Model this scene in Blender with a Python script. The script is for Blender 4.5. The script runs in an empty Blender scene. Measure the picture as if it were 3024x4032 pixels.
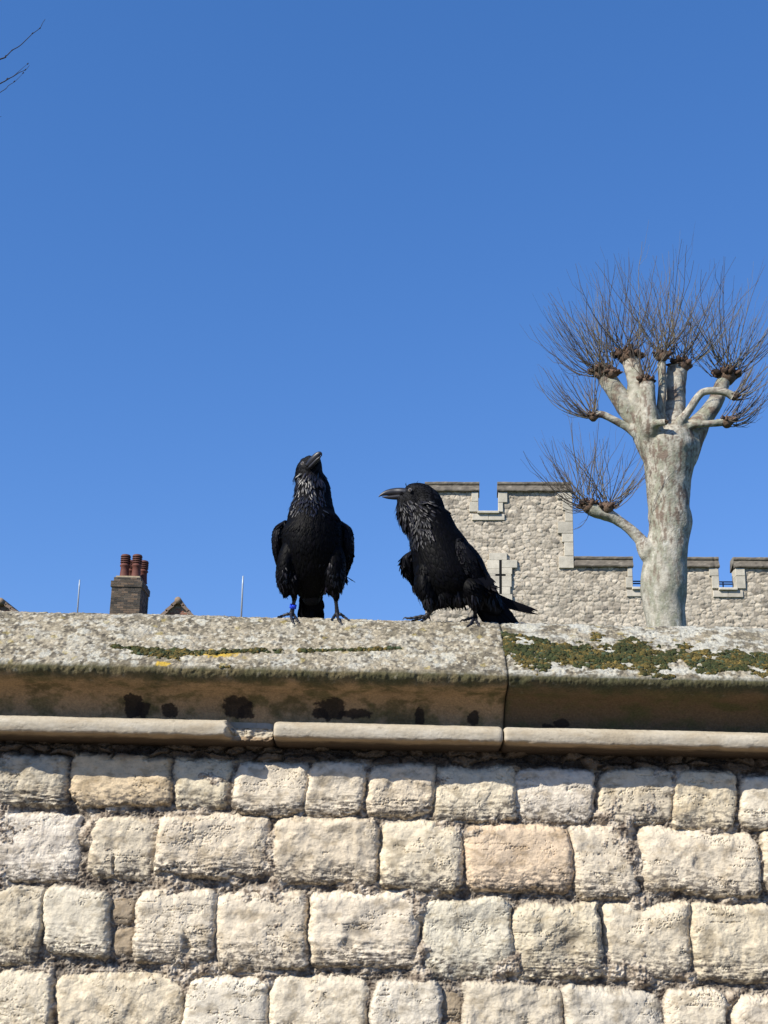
import bpy, math, random
import numpy as np
from mathutils import Vector, Matrix
R = math.radians
rng = np.random.default_rng(7)
random.seed(7)
sc = bpy.context.scene
COL = sc.collection

# ------------------------------------------------------------------ camera, world, sun, exposure
F_PX, W_PX, H_PX = 5000.0, 3024.0, 4032.0
PITCH, ROLL = R(16.7), R(1.32)
CAM = np.array([0.0, -4.15, 1.6])
Fw = np.array([0, math.cos(PITCH), math.sin(PITCH)])
R0 = np.array([1.0, 0, 0]); U0 = np.array([0, -math.sin(PITCH), math.cos(PITCH)])
Rt = math.cos(ROLL)*R0 + math.sin(ROLL)*U0
Up = -math.sin(ROLL)*R0 + math.cos(ROLL)*U0
cd = bpy.data.cameras.new('camera'); cam = bpy.data.objects.new('camera', cd); COL.objects.link(cam)
cam.matrix_world = Matrix(((Rt[0], Up[0], -Fw[0], CAM[0]), (Rt[1], Up[1], -Fw[1], CAM[1]), (Rt[2], Up[2], -Fw[2], CAM[2]), (0, 0, 0, 1)))
cd.sensor_fit = 'VERTICAL'; cd.sensor_height = 36; cd.lens = 36*F_PX/H_PX
cd.clip_start = 0.05; cd.clip_end = 3000
sc.camera = cam
SUN_EL, SUN_AZ = R(37), R(51)
S = Vector((-math.sin(SUN_AZ)*math.cos(SUN_EL), -math.cos(SUN_AZ)*math.cos(SUN_EL), math.sin(SUN_EL)))
w = bpy.data.worlds.new('World'); sc.world = w; w.use_nodes = True
nt = w.node_tree; nt.nodes.clear()
sky = nt.nodes.new('ShaderNodeTexSky'); sky.sky_type = 'NISHITA'; sky.sun_disc = False
sky.sun_elevation = SUN_EL; sky.sun_rotation = math.pi + SUN_AZ
sky.altitude = 0; sky.air_density = 1.0; sky.dust_density = 0.15; sky.ozone_density = 4.0
bg = nt.nodes.new('ShaderNodeBackground'); bg.inputs[1].default_value = 0.111
out = nt.nodes.new('ShaderNodeOutputWorld')
# grade of the clear late winter sky: each channel of the sky texture through its own power curve
sep = nt.nodes.new('ShaderNodeSeparateColor'); cmb = nt.nodes.new('ShaderNodeCombineColor'); nt.links.new(sky.outputs[0], sep.inputs[0])
for ch, (gain, gm) in enumerate(((.49, .925), (.546, .69), (.882, .622))):
    p_ = nt.nodes.new('ShaderNodeMath'); p_.operation = 'POWER'; p_.inputs[1].default_value = gm
    q_ = nt.nodes.new('ShaderNodeMath'); q_.operation = 'MULTIPLY'; q_.inputs[1].default_value = gain*.115**(gm-1)
    nt.links.new(sep.outputs[ch], p_.inputs[0]); nt.links.new(p_.outputs[0], q_.inputs[0]); nt.links.new(q_.outputs[0], cmb.inputs[ch])
nt.links.new(cmb.outputs[0], bg.inputs[0]); nt.links.new(bg.outputs[0], out.inputs[0])
sl = bpy.data.lights.new('sun', 'SUN'); sl.energy = 5.0; sl.angle = R(0.53); sl.color = (1.0, 0.945, 0.85)
so = bpy.data.objects.new('sun', sl); COL.objects.link(so); so.rotation_euler = S.to_track_quat('Z', 'Y').to_euler()
so.location = (-8, -12, 14)
sc.view_settings.view_transform = 'Standard'; sc.view_settings.look = 'None'
sc.view_settings.exposure = 0.38; sc.view_settings.gamma = 1.0
sc.cycles.use_denoising = True
sc.cycles.max_bounces = 6

# ------------------------------------------------------------------ geometry of the view
def ray(x, y):
    return Fw + (x-W_PX/2)/F_PX*Rt - (y-H_PX/2)/F_PX*Up
def hitY(x, y, Y):
    d = ray(x, y); t = (Y-CAM[1])/d[1]; return CAM + t*d

# ------------------------------------------------------------------ helpers
def link(o, parent=None):
    COL.objects.link(o)
    if parent is not None: o.parent = parent
    return o
def tag(o, label=None, cat=None, group=None, kind=None):
    if label: o['label'] = label
    if cat: o['category'] = cat
    if group: o['group'] = group
    if kind: o['kind'] = kind
    return o
def empty(name, loc, label=None, cat=None, group=None):
    o = bpy.data.objects.new(name, None); o.empty_display_size = 0.1
    o.location = tuple(loc); COL.objects.link(o)
    return tag(o, label, cat, group)
def build(name, V, Fq, mat, parent=None, col=None, smooth=True):
    """V (n,3) world coords, Fq (m,4) or (m,3) faces, or a list of arrays."""
    V = np.asarray(V, float)
    q = parent
    while q is not None: V = V - np.array(q.location); q = q.parent
    me = bpy.data.meshes.new(name)
    Fs = Fq if (isinstance(Fq, list) and np.ndim(Fq[0]) == 2) else [Fq]
    Fs = [np.asarray(f, int) for f in Fs if len(f)]
    loops = np.concatenate([f.ravel() for f in Fs])
    tot = np.concatenate([np.full(len(f), f.shape[1]) for f in Fs])
    st = np.concatenate([[0], np.cumsum(tot)[:-1]])
    me.vertices.add(len(V)); me.vertices.foreach_set('co', V.astype(np.float32).ravel())
    me.loops.add(len(loops)); me.loops.foreach_set('vertex_index', loops.astype(np.int32))
    me.polygons.add(len(tot)); me.polygons.foreach_set('loop_start', st.astype(np.int32))
    me.polygons.foreach_set('use_smooth', np.full(len(tot), smooth))
    me.update(calc_edges=True)
    if col is not None:
        a = me.color_attributes.new('Col', 'FLOAT_COLOR', 'POINT')
        c = np.ones((len(V), 4), np.float32); c[:, :col.shape[1]] = col
        a.data.foreach_set('color', c.ravel())
    me.materials.append(mat)
    me.validate()
    o = bpy.data.objects.new(name, me); return link(o, parent)
class MB:
    def __init__(s): s.V = []; s.F = {3: [], 4: []}; s.C = []; s.n = 0
    def add(s, V, F, col=None):
        V = np.asarray(V, float)
        if len(V) == 0: return
        Fs = F if (isinstance(F, list) and np.ndim(F[0]) == 2) else [F]
        for f in Fs:
            f = np.asarray(f, int)
            if len(f): s.F[f.shape[1]].append(f + s.n)
        s.V.append(V); s.n += len(V)
        c = np.ones((len(V), 3))*0.5 if col is None else np.broadcast_to(np.asarray(col, float), (len(V), 3))
        s.C.append(c)
    def box(s, a, b, col=None, M=None):
        x0, y0, z0 = a; x1, y1, z1 = b
        V = np.array([[x0,y0,z0],[x1,y0,z0],[x1,y1,z0],[x0,y1,z0],[x0,y0,z1],[x1,y0,z1],[x1,y1,z1],[x0,y1,z1]], float)
        if M is not None: V = M(V)
        s.add(V, [[0,3,2,1],[4,5,6,7],[0,1,5,4],[1,2,6,5],[2,3,7,6],[3,0,4,7]], col)
    def tube(s, P, rad, n=8, col=None, caps=True):
        P = np.asarray(P, float); m = len(P); rad = np.broadcast_to(np.asarray(rad, float), (m,))
        T = np.gradient(P, axis=0); T /= np.linalg.norm(T, axis=1)[:, None] + 1e-12
        ref = np.array([0, 1.0, 0]) if abs(T[:, 1]).mean() < .8 else np.array([1.0, 0, 0])
        A = np.cross(T, ref); A /= np.linalg.norm(A, axis=1)[:, None] + 1e-12
        B = np.cross(T, A)
        th = np.arange(n)*2*math.pi/n
        V = P[:, None, :] + rad[:, None, None]*(np.cos(th)[None, :, None]*A[:, None, :] + np.sin(th)[None, :, None]*B[:, None, :])
        i = np.arange(m-1)[:, None]; j = np.arange(n)[None, :]; j2 = (j+1) % n
        F = np.stack([i*n+j+0*j2, i*n+j2, (i+1)*n+j2, (i+1)*n+j+0*j2], -1).reshape(-1, 4)
        V = V.reshape(-1, 3)
        if caps:
            V = np.vstack([V, P[0], P[-1]]); k = m*n
            f1 = np.array([[k, (q+1) % n, q] for q in range(n)]); f2 = np.array([[k+1, (m-1)*n+q, (m-1)*n+(q+1) % n] for q in range(n)])
            s.add(V, [F, f1, f2], col)
        else: s.add(V, F, col)
    def build(s, name, mat, parent=None, smooth=True):
        V = np.concatenate(s.V); C = np.concatenate(s.C)
        Fs = [np.concatenate(s.F[k]) for k in (3, 4) if s.F[k]]
        return build(name, V, Fs, mat, parent, C, smooth)
def gridF(n, m):
    i = np.arange(n-1)[:, None]; j = np.arange(m-1)[None, :]
    return np.stack([i*m+j, i*m+j+1, (i+1)*m+j+1, (i+1)*m+j], -1).reshape(-1, 4)
def catmull(P, k=6):
    P = np.asarray(P, float); Q = np.vstack([2*P[0]-P[1], P, 2*P[-1]-P[-2]]); o = []
    for i in range(1, len(Q)-2):
        for t in np.linspace(0, 1, k, endpoint=False):
            a, b, c, d = Q[i-1], Q[i], Q[i+1], Q[i+2]
            o.append(.5*((2*b)+(-a+c)*t+(2*a-5*b+4*c-d)*t*t+(-a+3*b-3*c+d)*t**3))
    o.append(P[-1]); return np.array(o)

# ---- numpy noise
def _h(ix, iy, seed):
    n = (ix.astype(np.int64)*374761393 + iy.astype(np.int64)*668265263 + seed*1442695041) & 0xFFFFFFFF
    n = ((n ^ (n >> 13))*1274126177) & 0xFFFFFFFF
    n = ((n ^ (n >> 16))*2246822519) & 0xFFFFFFFF
    return (n ^ (n >> 15)) & 0xFFFFFFFF
def rnd(ix, iy, seed): return _h(ix, iy, seed)/4294967295.0
def perlin(x, y, seed=0):
    xi = np.floor(x); yi = np.floor(y); xf = x-xi; yf = y-yi
    u = xf*xf*xf*(xf*(xf*6-15)+10); v = yf*yf*yf*(yf*(yf*6-15)+10)
    def g(dx, dy):
        a = rnd(xi+dx, yi+dy, seed)*2*np.pi
        return np.cos(a)*(xf-dx)+np.sin(a)*(yf-dy)
    return 1.5*((g(0,0)*(1-u)+g(1,0)*u)*(1-v)+(g(0,1)*(1-u)+g(1,1)*u)*v)
def fbm(x, y, seed=0, o=4, g=0.5):
    r = 0; a = 1; t = 0
    for k in range(o):
        r = r + a*perlin(x*2**k+17.3*k, y*2**k-9.1*k, seed+k*7); t += a; a *= g
    return r/t
def ridged(x, y, seed=0, o=4):
    r = 0; a = 1; t = 0
    for k in range(o):
        r = r + a*(1-2*np.abs(perlin(x*2**k+3.3*k, y*2**k-5.1*k, seed+k*5))); t += a; a *= .5
    return r/t
def worley(x, y, seed=0, jit=0.9):
    xi = np.floor(x); yi = np.floor(y)
    f1 = np.full(x.shape, 9.0); f2 = f1.copy(); idd = np.zeros(x.shape)
    for dx in (-1, 0, 1):
        for dy in (-1, 0, 1):
            cx = xi+dx; cy = yi+dy
            px = cx+.5+jit*(rnd(cx, cy, seed)-.5); py = cy+.5+jit*(rnd(cx, cy, seed+1)-.5)
            d = np.sqrt((px-x)**2+(py-y)**2); i = rnd(cx, cy, seed+2)
            c = d < f1; f2 = np.where(c, f1, np.minimum(f2, d)); idd = np.where(c, i, idd); f1 = np.where(c, d, f1)
    return f1, f2, idd
def sstep(a, b, x):
    t = np.clip((x-a)/(b-a), 0, 1); return t*t*(3-2*t)
def mix(a, b, t): return a*(1-t[..., None]) + np.asarray(b)*t[..., None]

# ---- materials
def mat(name, rough=.9, col=None, attr=True, nscale=60, namt=.25, bump=.3, bscale=120, bdist=.004, spec=.3, sheen=0, metallic=0, ndetail=5, hue2=None):
    m = bpy.data.materials.new(name); m.use_nodes = True; t = m.node_tree; n = t.nodes; L = t.links
    b = n['Principled BSDF']; b.inputs['Roughness'].default_value = rough
    b.inputs['Specular IOR Level'].default_value = spec; b.inputs['Metallic'].default_value = metallic
    tc = n.new('ShaderNodeTexCoord')
    if attr:
        a = n.new('ShaderNodeVertexColor'); a.layer_name = 'Col'; src = a.outputs[0]
    else:
        a = n.new('ShaderNodeRGB'); a.outputs[0].default_value = (*col, 1); src = a.outputs[0]
    if namt > 0:
        no = n.new('ShaderNodeTexNoise'); no.inputs['Scale'].default_value = nscale; no.inputs['Detail'].default_value = ndetail; no.inputs['Roughness'].default_value = .65
        L.new(tc.outputs['Object'], no.inputs['Vector'])
        mr = n.new('ShaderNodeMapRange'); mr.inputs[1].default_value = .25; mr.inputs[2].default_value = .75
        mr.inputs[3].default_value = 1-namt; mr.inputs[4].default_value = 1+namt
        L.new(no.outputs[0], mr.inputs[0])
        mx = n.new('ShaderNodeVectorMath'); mx.operation = 'SCALE'
        L.new(src, mx.inputs[0]); L.new(mr.outputs[0], mx.inputs['Scale']); src = mx.outputs[0]
    L.new(src, b.inputs['Base Color'])
    if bump > 0:
        nb = n.new('ShaderNodeTexNoise'); nb.inputs['Scale'].default_value = bscale; nb.inputs['Detail'].default_value = 6; nb.inputs['Roughness'].default_value = .7
        L.new(tc.outputs['Object'], nb.inputs['Vector'])
        bp = n.new('ShaderNodeBump'); bp.inputs['Strength'].default_value = bump; bp.inputs['Distance'].default_value = bdist
        L.new(nb.outputs[0], bp.inputs['Height']); L.new(bp.outputs[0], b.inputs['Normal'])
    if sheen:
        b.inputs['Sheen Weight'].default_value = sheen; b.inputs['Sheen Roughness'].default_value = .4
        b.inputs['Sheen Tint'].default_value = (.5, .5, .75, 1)
    return m
M_STONE = mat('ragstone', .92, nscale=45, namt=.16, bump=.7, bscale=110, bdist=.004)
M_COPE = mat('weathered_coping_stone', .95, nscale=140, namt=.35, bump=.9, bscale=160, bdist=.004)
M_MOULD = mat('dressed_limestone', .9, nscale=60, namt=.12, bump=.6, bscale=110, bdist=.003)
M_MOSS = mat('moss', .95, nscale=300, namt=.3, bump=0)
M_RUBBLE = mat('castle_rubble', .92, nscale=9, namt=.18, bump=.5, bscale=14, bdist=.03)
M_ASHLAR = mat('castle_dressed_stone', .92, nscale=5, namt=.22, bump=.5, bscale=10, bdist=.02)
M_DARK = mat('dark_opening', .95, col=(.006, .006, .006), attr=False, namt=0, bump=0)
M_BARK = mat('plane_bark', .85, nscale=14, namt=.28, bump=.8, bscale=16, bdist=.025)
M_TWIG = mat('twig_bark', .8, nscale=20, namt=.2, bump=0)
M_BRICK = mat('old_brick', .93, nscale=10, namt=.25, bump=.4, bscale=30, bdist=.01)
M_TILE = mat('clay_roof_tile', .9, nscale=12, namt=.3, bump=.5, bscale=20, bdist=.02)
M_POT = mat('terracotta', .75, nscale=8, namt=.2, bump=.2, bscale=30, bdist=.005)
M_METAL = mat('galvanised_metal', .5, col=(.42, .47, .5), attr=False, namt=.1, bump=0, metallic=.3)
M_RAIL = mat('dark_painted_rail', .5, col=(.01, .015, .05), attr=False, namt=.05, bump=0)
M_BODY = mat('raven_down', .7, col=(.006, .006, .0075), attr=False, namt=0, bump=.3, bscale=160, bdist=.003, spec=.15)
M_FEATH = mat('raven_feather', .5, nscale=120, namt=.2, bump=.15, bscale=300, bdist=.001, spec=.05)
M_HACK = mat('glossy_hackle', .36, nscale=120, namt=.2, bump=.1, bscale=300, bdist=.001, spec=.42)
M_HACK2 = mat('dark_hackle', .42, nscale=120, namt=.2, bump=.1, bscale=300, bdist=.001, spec=.18)
M_WING = mat('sleek_feather', .5, nscale=90, namt=.3, bump=.15, bscale=300, bdist=.001, spec=.07)
M_LID = mat('eye_rim', .5, col=(.10, .095, .09), attr=False, namt=.1, bump=0)
M_BEAK = mat('raven_bill', .42, col=(.017, .017, .021), attr=False, namt=.15, nscale=90, bump=.15, bscale=200, bdist=.001, spec=.5)
M_LEG = mat('raven_leg', .5, col=(.014, .014, .017), attr=False, namt=.2, nscale=200, bump=.5, bscale=350, bdist=.0015, spec=.45)
M_RING = mat('blue_plastic', .4, col=(.012, .06, .72), attr=False, namt=0, bump=0, spec=.5)
M_IRIS = mat('brown_iris', .12, col=(.22, .18, .14), attr=False, namt=0, bump=0, spec=.9)
M_PUPIL = mat('pupil', .05, col=(.002, .002, .002), attr=False, namt=0, bump=0, spec=.9)
M_GRASS = mat('lawn', .95, col=(.05, .075, .02), attr=False, nscale=3, namt=.4, bump=.5, bscale=40, bdist=.03)
M_BOUNCE_PATH = mat('bounce_gravel', .95, col=(.17, .145, .11), attr=False, nscale=30, namt=.2, bump=.6, bscale=60, bdist=.01)

# ------------------------------------------------------------------ ground
mb = MB()
g = np.array([[-600, -300, 0], [600, -300, 0], [600, 900, 0], [-600, 900, 0]], float)
mb.add(g, [[0, 1, 2, 3]]); tag(mb.build('ground', M_GRASS), kind='structure')
mb = MB(); mb.add([[-40, -14, .004], [40, -14, .004], [40, 0.05, .004], [-40, 0.05, .004]], [[0, 1, 2, 3]])  # out of view, added to bounce light up onto the wall
tag(mb.build('path', M_BOUNCE_PATH), kind='structure')

# ------------------------------------------------------------------ near wall: coursed ragstone face
wall = empty('stone_wall', (0, 0.15, 0), 'pale ragstone boundary wall with lichen covered coping under the two ravens', 'wall')
OV = 3024/1659.0
rows = [
 [(-25,135,1636,1742,3),(147,367,1628,1736,1),(377,490,1640,1748,0),(503,660,1648,1757,0),(663,780,1650,1763,0),(790,936,1656,1766,4),(940,1118,1660,1773,0),(1122,1290,1664,1776,2),(1304,1455,1667,1782,0),(1462,1590,1670,1790,4),(1605,1705,1680,1792,2)],
 [(-25,165,1757,1905,2),(190,332,1766,1900,0),(335,578,1761,1893,0),(594,818,1768,1910,4),(825,1003,1775,1924,0),(1013,1238,1784,1926,1),(1244,1376,1782,1946,0),(1392,1646,1794,1932,0),(1655,1800,1800,1935,0)],
 [(-25,82,1918,2085,3),(90,228,1920,2067,2),(288,460,1926,2082,0),(466,662,1928,2096,0),(672,898,1930,2094,0),(913,1112,1944,2115,5),(1116,1302,1954,2118,3),(1312,1496,1955,2112,0),(1503,1720,1955,2126,4)],
 [(-25,108,2100,2262,0),(120,384,2104,2280,4),(391,575,2110,2285,2),(582,793,2114,2290,0),(804,955,2124,2290,5),(1000,1214,2130,2296,3),(1224,1438,2138,2300,5),(1446,1572,2140,2300,0),(1590,1750,2155,2310,0)],
]
stones = []
for r_ in rows:
    L = []
    for (x0, x1, y0, y1, k) in r_:
        cx, cy = (x0+x1)/2*OV, (y0+y1)/2*OV
        X0 = hitY(x0*OV, cy, 0)[0]; X1 = hitY(x1*OV, cy, 0)[0]
        Z1 = hitY(cx, y0*OV, 0)[2]; Z0 = hitY(cx, y1*OV, 0)[2]
        L.append([X0, X1, Z0, Z1, k])
    if r_ is rows[0]: L = [[a_, b_, c_, d_+.009, k_] for a_, b_, c_, d_, k_ in L]
    stones += L
    z0 = np.mean([s[2] for s in L]); z1 = np.mean([s[3] for s in L])
    for sgn, edge in ((-1, L[0][0]), (1, L[-1][1])):
        x = edge + sgn*.015
        while abs(x) < 3.3:
            wdt = random.uniform(.11, .24)
            a, b = sorted((x, x+sgn*wdt)); stones.append([a, b, z0+random.uniform(-.006,.006), z1+random.uniform(-.006,.006), random.choice([0,0,1,2,4,5])])
            x += sgn*(wdt+.014)
zb = min(s[2] for s in stones) - .012
while zb > 0.02:
    hh = random.uniform(.12, .17); x = -3.3
    while x < 3.3:
        wdt = random.uniform(.12, .25); stones.append([x, x+wdt, zb-hh, zb, random.choice([0,0,1,2,4,5])]); x += wdt+.015
    zb -= hh+.014
# small packing stones under the moulding and in the wide joints
for (x0, x1, y0, y1) in [(0,70,1608,1628),(80,150,1612,1626),(500,600,1622,1642),(610,700,1628,1645),(700,780,1634,1650),(795,880,1640,1655),(1000,1090,1632,1650),(1100,1180,1645,1660),(1230,1330,1650,1662),(1400,1500,1652,1666),(235,282,1940,2000),(236,280,2010,2070),(962,996,2150,2210),(960,992,2215,2290)]:
    cx, cy = (x0+x1)/2*OV, (y0+y1)/2*OV
    stones.append([hitY(x0*OV,cy,-.01)[0], hitY(x1*OV,cy,-.01)[0], hitY(cx,y1*OV,-.01)[2], hitY(cx,y0*OV,-.01)[2], 6])
dxs = np.concatenate([np.arange(-3.2, -1.45, .009), np.arange(-1.45, 1.45, .0021), np.arange(1.45, 3.2, .009)])
ZT = 2.085
dzs = np.concatenate([np.arange(ZT, 1.15, -.0021), np.arange(1.15, -0.02, -.012)])
XX, ZZ = np.meshgrid(dxs, dzs)
mort = -.010 + .024*sstep(.05, .35, fbm(XX*4.5, ZZ*6, 2, 3)) + .012*fbm(XX*18, ZZ*18, 3, 4, .6) + .008*ridged(XX*45, ZZ*60, 9, 4) + .004*fbm(XX*150, ZZ*150, 8, 3, .7)
wx = .016*fbm(XX*5, ZZ*5, 19, 2) + .014*fbm(XX*11, ZZ*11, 21, 4, .6) + .007*fbm(XX*45, ZZ*45, 25, 4, .65); wz = .012*fbm(XX*5, ZZ*5, 39, 2) + .014*fbm(XX*11, ZZ*11, 41, 4, .6) + .008*fbm(XX*45, ZZ*45, 45, 4, .65)
Ht = mort.copy(); best = np.full(XX.shape, -1, int)
C = np.zeros(XX.shape+(3,))
mcol = np.array([.37, .305, .225])
mn = fbm(XX*30, ZZ*30, 77, 4, .7)
C[:] = mcol; C = mix(C, [.13, .10, .075], sstep(-.05, .35, mn)); C = mix(C, [.54, .47, .37], sstep(-.05, .25, -mn)); C = mix(C, [.05, .04, .032], sstep(.004, -.014, mort)*.85)
pal = {0: (.56, .51, .425), 1: (.55, .455, .345), 2: (.565, .53, .465), 3: (.46, .425, .355), 4: (.55, .495, .40), 5: (.50, .475, .405), 6: (.30, .25, .19)}
rel1 = fbm(XX*9, ZZ*9, 101, 3, .5); relL = fbm(XX*8, ZZ*60, 131, 4, .65); relF = ridged(XX*26, ZZ*34, 151, 4); relG = fbm(XX*110, ZZ*130, 161, 3, .75); relM = np.abs(fbm(XX*38+wx*30, ZZ*46+wz*30, 165, 4, .65))*-2
wf1, wf2, _ = worley(XX*16+wx*60, ZZ*20+wz*60, 171); fc1 = worley(XX*11+wx*30, ZZ*14+wz*30, 181)[0]; fc2 = worley(XX*27+wx*70, ZZ*34+wz*70, 191)[0]; crk = fbm(XX*6+wx*40, ZZ*9, 195, 4, .6)
for k, (x0, x1, z0, z1, kind) in enumerate(stones):
    m = .03
    i0, i1 = np.searchsorted(-dzs, [-(z1+m), -(z0-m)]); j0, j1 = np.searchsorted(dxs, [x0-m, x1+m])
    if i1 <= i0 or j1 <= j0: continue
    sl_ = (slice(i0, i1), slice(j0, j1))
    rk = np.random.default_rng(1000+k)
    cx, cz, hw, hh = (x0+x1)/2, (z0+z1)/2, (x1-x0)/2+.0075, (z1-z0)/2+.006
    X = XX[sl_] + wx[sl_] - cx; Z = ZZ[sl_] + wz[sl_] - cz
    sk = rk.uniform(-.07, .07); ang = rk.uniform(-.035, .035)
    X, Z = X + sk*Z + ang*Z, Z - ang*X + rk.uniform(-.05, .05)*X
    # each corner is cut back by its own amount
    qx, qz = np.sign(X), np.sign(Z)
    cr = rk.uniform(.012, .055, 4); rr = np.where(qx < 0, np.where(qz < 0, cr[0], cr[1]), np.where(qz < 0, cr[2], cr[3]))
    rr = np.minimum(rr, min(hw, hh)*.8)
    ax = np.abs(X)-(hw-rr); az = np.abs(Z)-(hh-rr)
    d = np.sqrt(np.maximum(ax, 0)**2+np.maximum(az, 0)**2)+np.minimum(np.maximum(ax, az), 0)-rr
    H = rk.uniform(.026, .040) if kind != 6 else .016
    e = rk.uniform(.005, .011)
    prof = 1-np.exp(-np.maximum(-d, 0)/e)
    rough = {0: 1, 1: .8, 2: .75, 3: 1.7, 4: 1.2, 5: 1.1, 6: 1}[kind]
    lam = rk.uniform(0, 1)
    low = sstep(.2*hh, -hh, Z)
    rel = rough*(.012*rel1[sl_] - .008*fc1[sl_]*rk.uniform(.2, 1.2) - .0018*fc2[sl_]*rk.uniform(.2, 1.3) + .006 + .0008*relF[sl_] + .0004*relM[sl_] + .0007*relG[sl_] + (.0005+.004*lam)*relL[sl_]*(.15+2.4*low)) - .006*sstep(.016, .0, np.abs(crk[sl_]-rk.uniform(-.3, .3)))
    chip = -.012*sstep(.16, .02, wf2[sl_]-wf1[sl_])*rk.choice([0, 0, 0, .12])
    tilt = rk.uniform(-.06, .06)*X + rk.uniform(-.09, .05)*Z
    h = -.012 + H*prof + (rel+tilt+chip)*np.clip(prof*1.2, 0, 1) - .006*low**2*rough
    h = np.where(d < 0, h, -1)
    better = h > Ht[sl_]
    base = np.array(pal[kind])*np.array([1.18, 1.125, .995])*rk.uniform(.90, 1.06)*np.array([1, rk.uniform(.985, 1.005), rk.uniform(.96, 1.03)])
    cc = np.broadcast_to(base, X.shape+(3,)).copy()
    n1 = fbm(XX[sl_]*14+k, ZZ[sl_]*22, 200+k % 9, 4, .6)
    cc = mix(cc, base*np.array([.62, .585, .53]), sstep(.05, .38, n1)*.75)
    cc = mix(cc, np.minimum(base*1.14, .78), sstep(.1, .45, -n1)*.7)
    n2 = fbm(XX[sl_]*40, ZZ[sl_]*90, 300+k % 7, 4, .7)
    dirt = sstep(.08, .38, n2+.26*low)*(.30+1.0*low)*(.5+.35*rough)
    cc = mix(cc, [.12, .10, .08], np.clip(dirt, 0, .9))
    n3_ = fbm(XX[sl_]*9+3*k, ZZ[sl_]*12, 400+k % 5, 5, .65); cc = mix(cc, base*np.array([.50, .47, .42]), sstep(.20, .42, n3_)*.6)
    edge = sstep(.007, .0, -d+.006*relG[sl_])
    cc = mix(cc, [.24, .20, .155], edge*.75)
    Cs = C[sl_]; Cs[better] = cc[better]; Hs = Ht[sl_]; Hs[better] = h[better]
# small rubble below the moulding, the moulding's shadow painted into its colour
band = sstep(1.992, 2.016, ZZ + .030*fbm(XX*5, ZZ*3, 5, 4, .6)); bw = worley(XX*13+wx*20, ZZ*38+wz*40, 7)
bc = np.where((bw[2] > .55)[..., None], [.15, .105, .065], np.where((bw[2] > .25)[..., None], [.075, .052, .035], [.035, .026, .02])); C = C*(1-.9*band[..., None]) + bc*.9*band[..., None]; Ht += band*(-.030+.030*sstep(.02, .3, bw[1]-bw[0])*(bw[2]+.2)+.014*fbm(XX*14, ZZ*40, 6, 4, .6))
# a scooped hole in one stone and other picked out hollows
for (px_, py_, rx, rz, dep, dark) in [(400,2045,.014,.030,.018,.6),(775,2012,.036,.022,.010,.6),(760,2040,.018,.02,.006,.4),(243,1862,.004,.026,.012,.2),(1515,1867,.014,.02,.006,.4),(1225,2035,.05,.03,.010,.5),(560,2140,.02,.01,.006,.5)]:
    p = hitY(px_*OV, py_*OV, -.03); q = ((XX+wx-p[0])/rx)**2 + ((ZZ+wz-p[2])/rz)**2
    t = np.exp(-q*q*.8); Ht -= dep*t; C = mix(C, [.19, .155, .11], t*dark)
V = np.stack([XX, .040-Ht, ZZ], -1).reshape(-1, 3)
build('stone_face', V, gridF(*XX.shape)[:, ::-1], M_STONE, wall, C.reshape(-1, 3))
mb = MB(); mb.box((-3.2, .17, 0), (3.2, .40, 2.10), (.3, .26, .2)); mb.build('wall_core', M_STONE, wall, smooth=False)

# ------------------------------------------------------------------ coping and moulding
def resample(P, steps):
    o = [P[0]]
    for a, b, st in zip(P[:-1], P[1:], steps):
        a = np.array(a); b = np.array(b); n = max(1, int(round(np.linalg.norm(b-a)/st)))
        for k in range(1, n+1): o.append(tuple(a+(b-a)*k/n))
    return np.array(o)
front = [(-.006, 2.112), (-.010, 2.135), (-.022, 2.162), (-.045, 2.188), (-.080, 2.208), (-.118, 2.220), (-.148, 2.231), (-.164, 2.245), (-.170, 2.258), (-.166, 2.272), (-.150, 2.287)]
front = [tuple(p) for p in catmull(front, 4)]
topc = [(-.150, 2.287), (.055, 2.457), (.085, 2.478), (.115, 2.491), (.145, 2.497), (.185, 2.495), (.225, 2.480), (.27, 2.45)]
topc = [tuple(p) for p in catmull(topc, 5)]
back = [(.27, 2.45), (.46, 2.29), (.46, 2.24), (.42, 2.20), (.40, 2.112)]
prof = front + topc[1:]
PF = resample(prof, [.0035]*(len(prof)-1))
PB = resample(back, [.03]*(len(back)-1))
PR = np.vstack([PF, PB[1:]])
def prof_z(Y):   # height of the coping's upper surface
    t = np.array(topc+back[1:2]); return float(np.interp(Y, t[:, 0], t[:, 1]))
def on_coping(x, y, off=0.0):
    d = ray(x, y)
    for Y in np.arange(-.17, .45, .002):
        t = (Y-CAM[1])/d[1]; p = CAM+t*d
        if p[2] <= prof_z(Y)+off: return p
    t = (.14-CAM[1])/d[1]; return CAM+t*d
arc = np.concatenate([[0], np.cumsum(np.linalg.norm(np.diff(PR, axis=0), axis=1))])
T = np.gradient(PR, axis=0); T /= np.linalg.norm(T, axis=1)[:, None]
NY, NZ = -T[:, 1], T[:, 0]     # outward normal for a loop going up the front
JX = hitY(1082*OV, 1400*OV, 0)[0]
JXb = hitY(1090*OV, 1560*OV, -.03)[0]
stains = [(288,1526,.026,.032),(308,1533,.018,.022),(365,1533,.022,.015),(510,1528,.034,.026),(530,1536,.02,.018),(718,1532,.038,.024),(765,1541,.040,.012),(690,1541,.020,.014),(906,1545,.013,.020),(1024,1550,.017,.018),(1215,1562,.02,.012),(1185,1570,.016,.01)]
stains = [(hitY(a*OV, b*OV, -.03)[0], hitY(a*OV, b*OV, -.03)[2], c*1.25, d*1.3) for a, b, c, d in stains]
moss_pts = []
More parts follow.
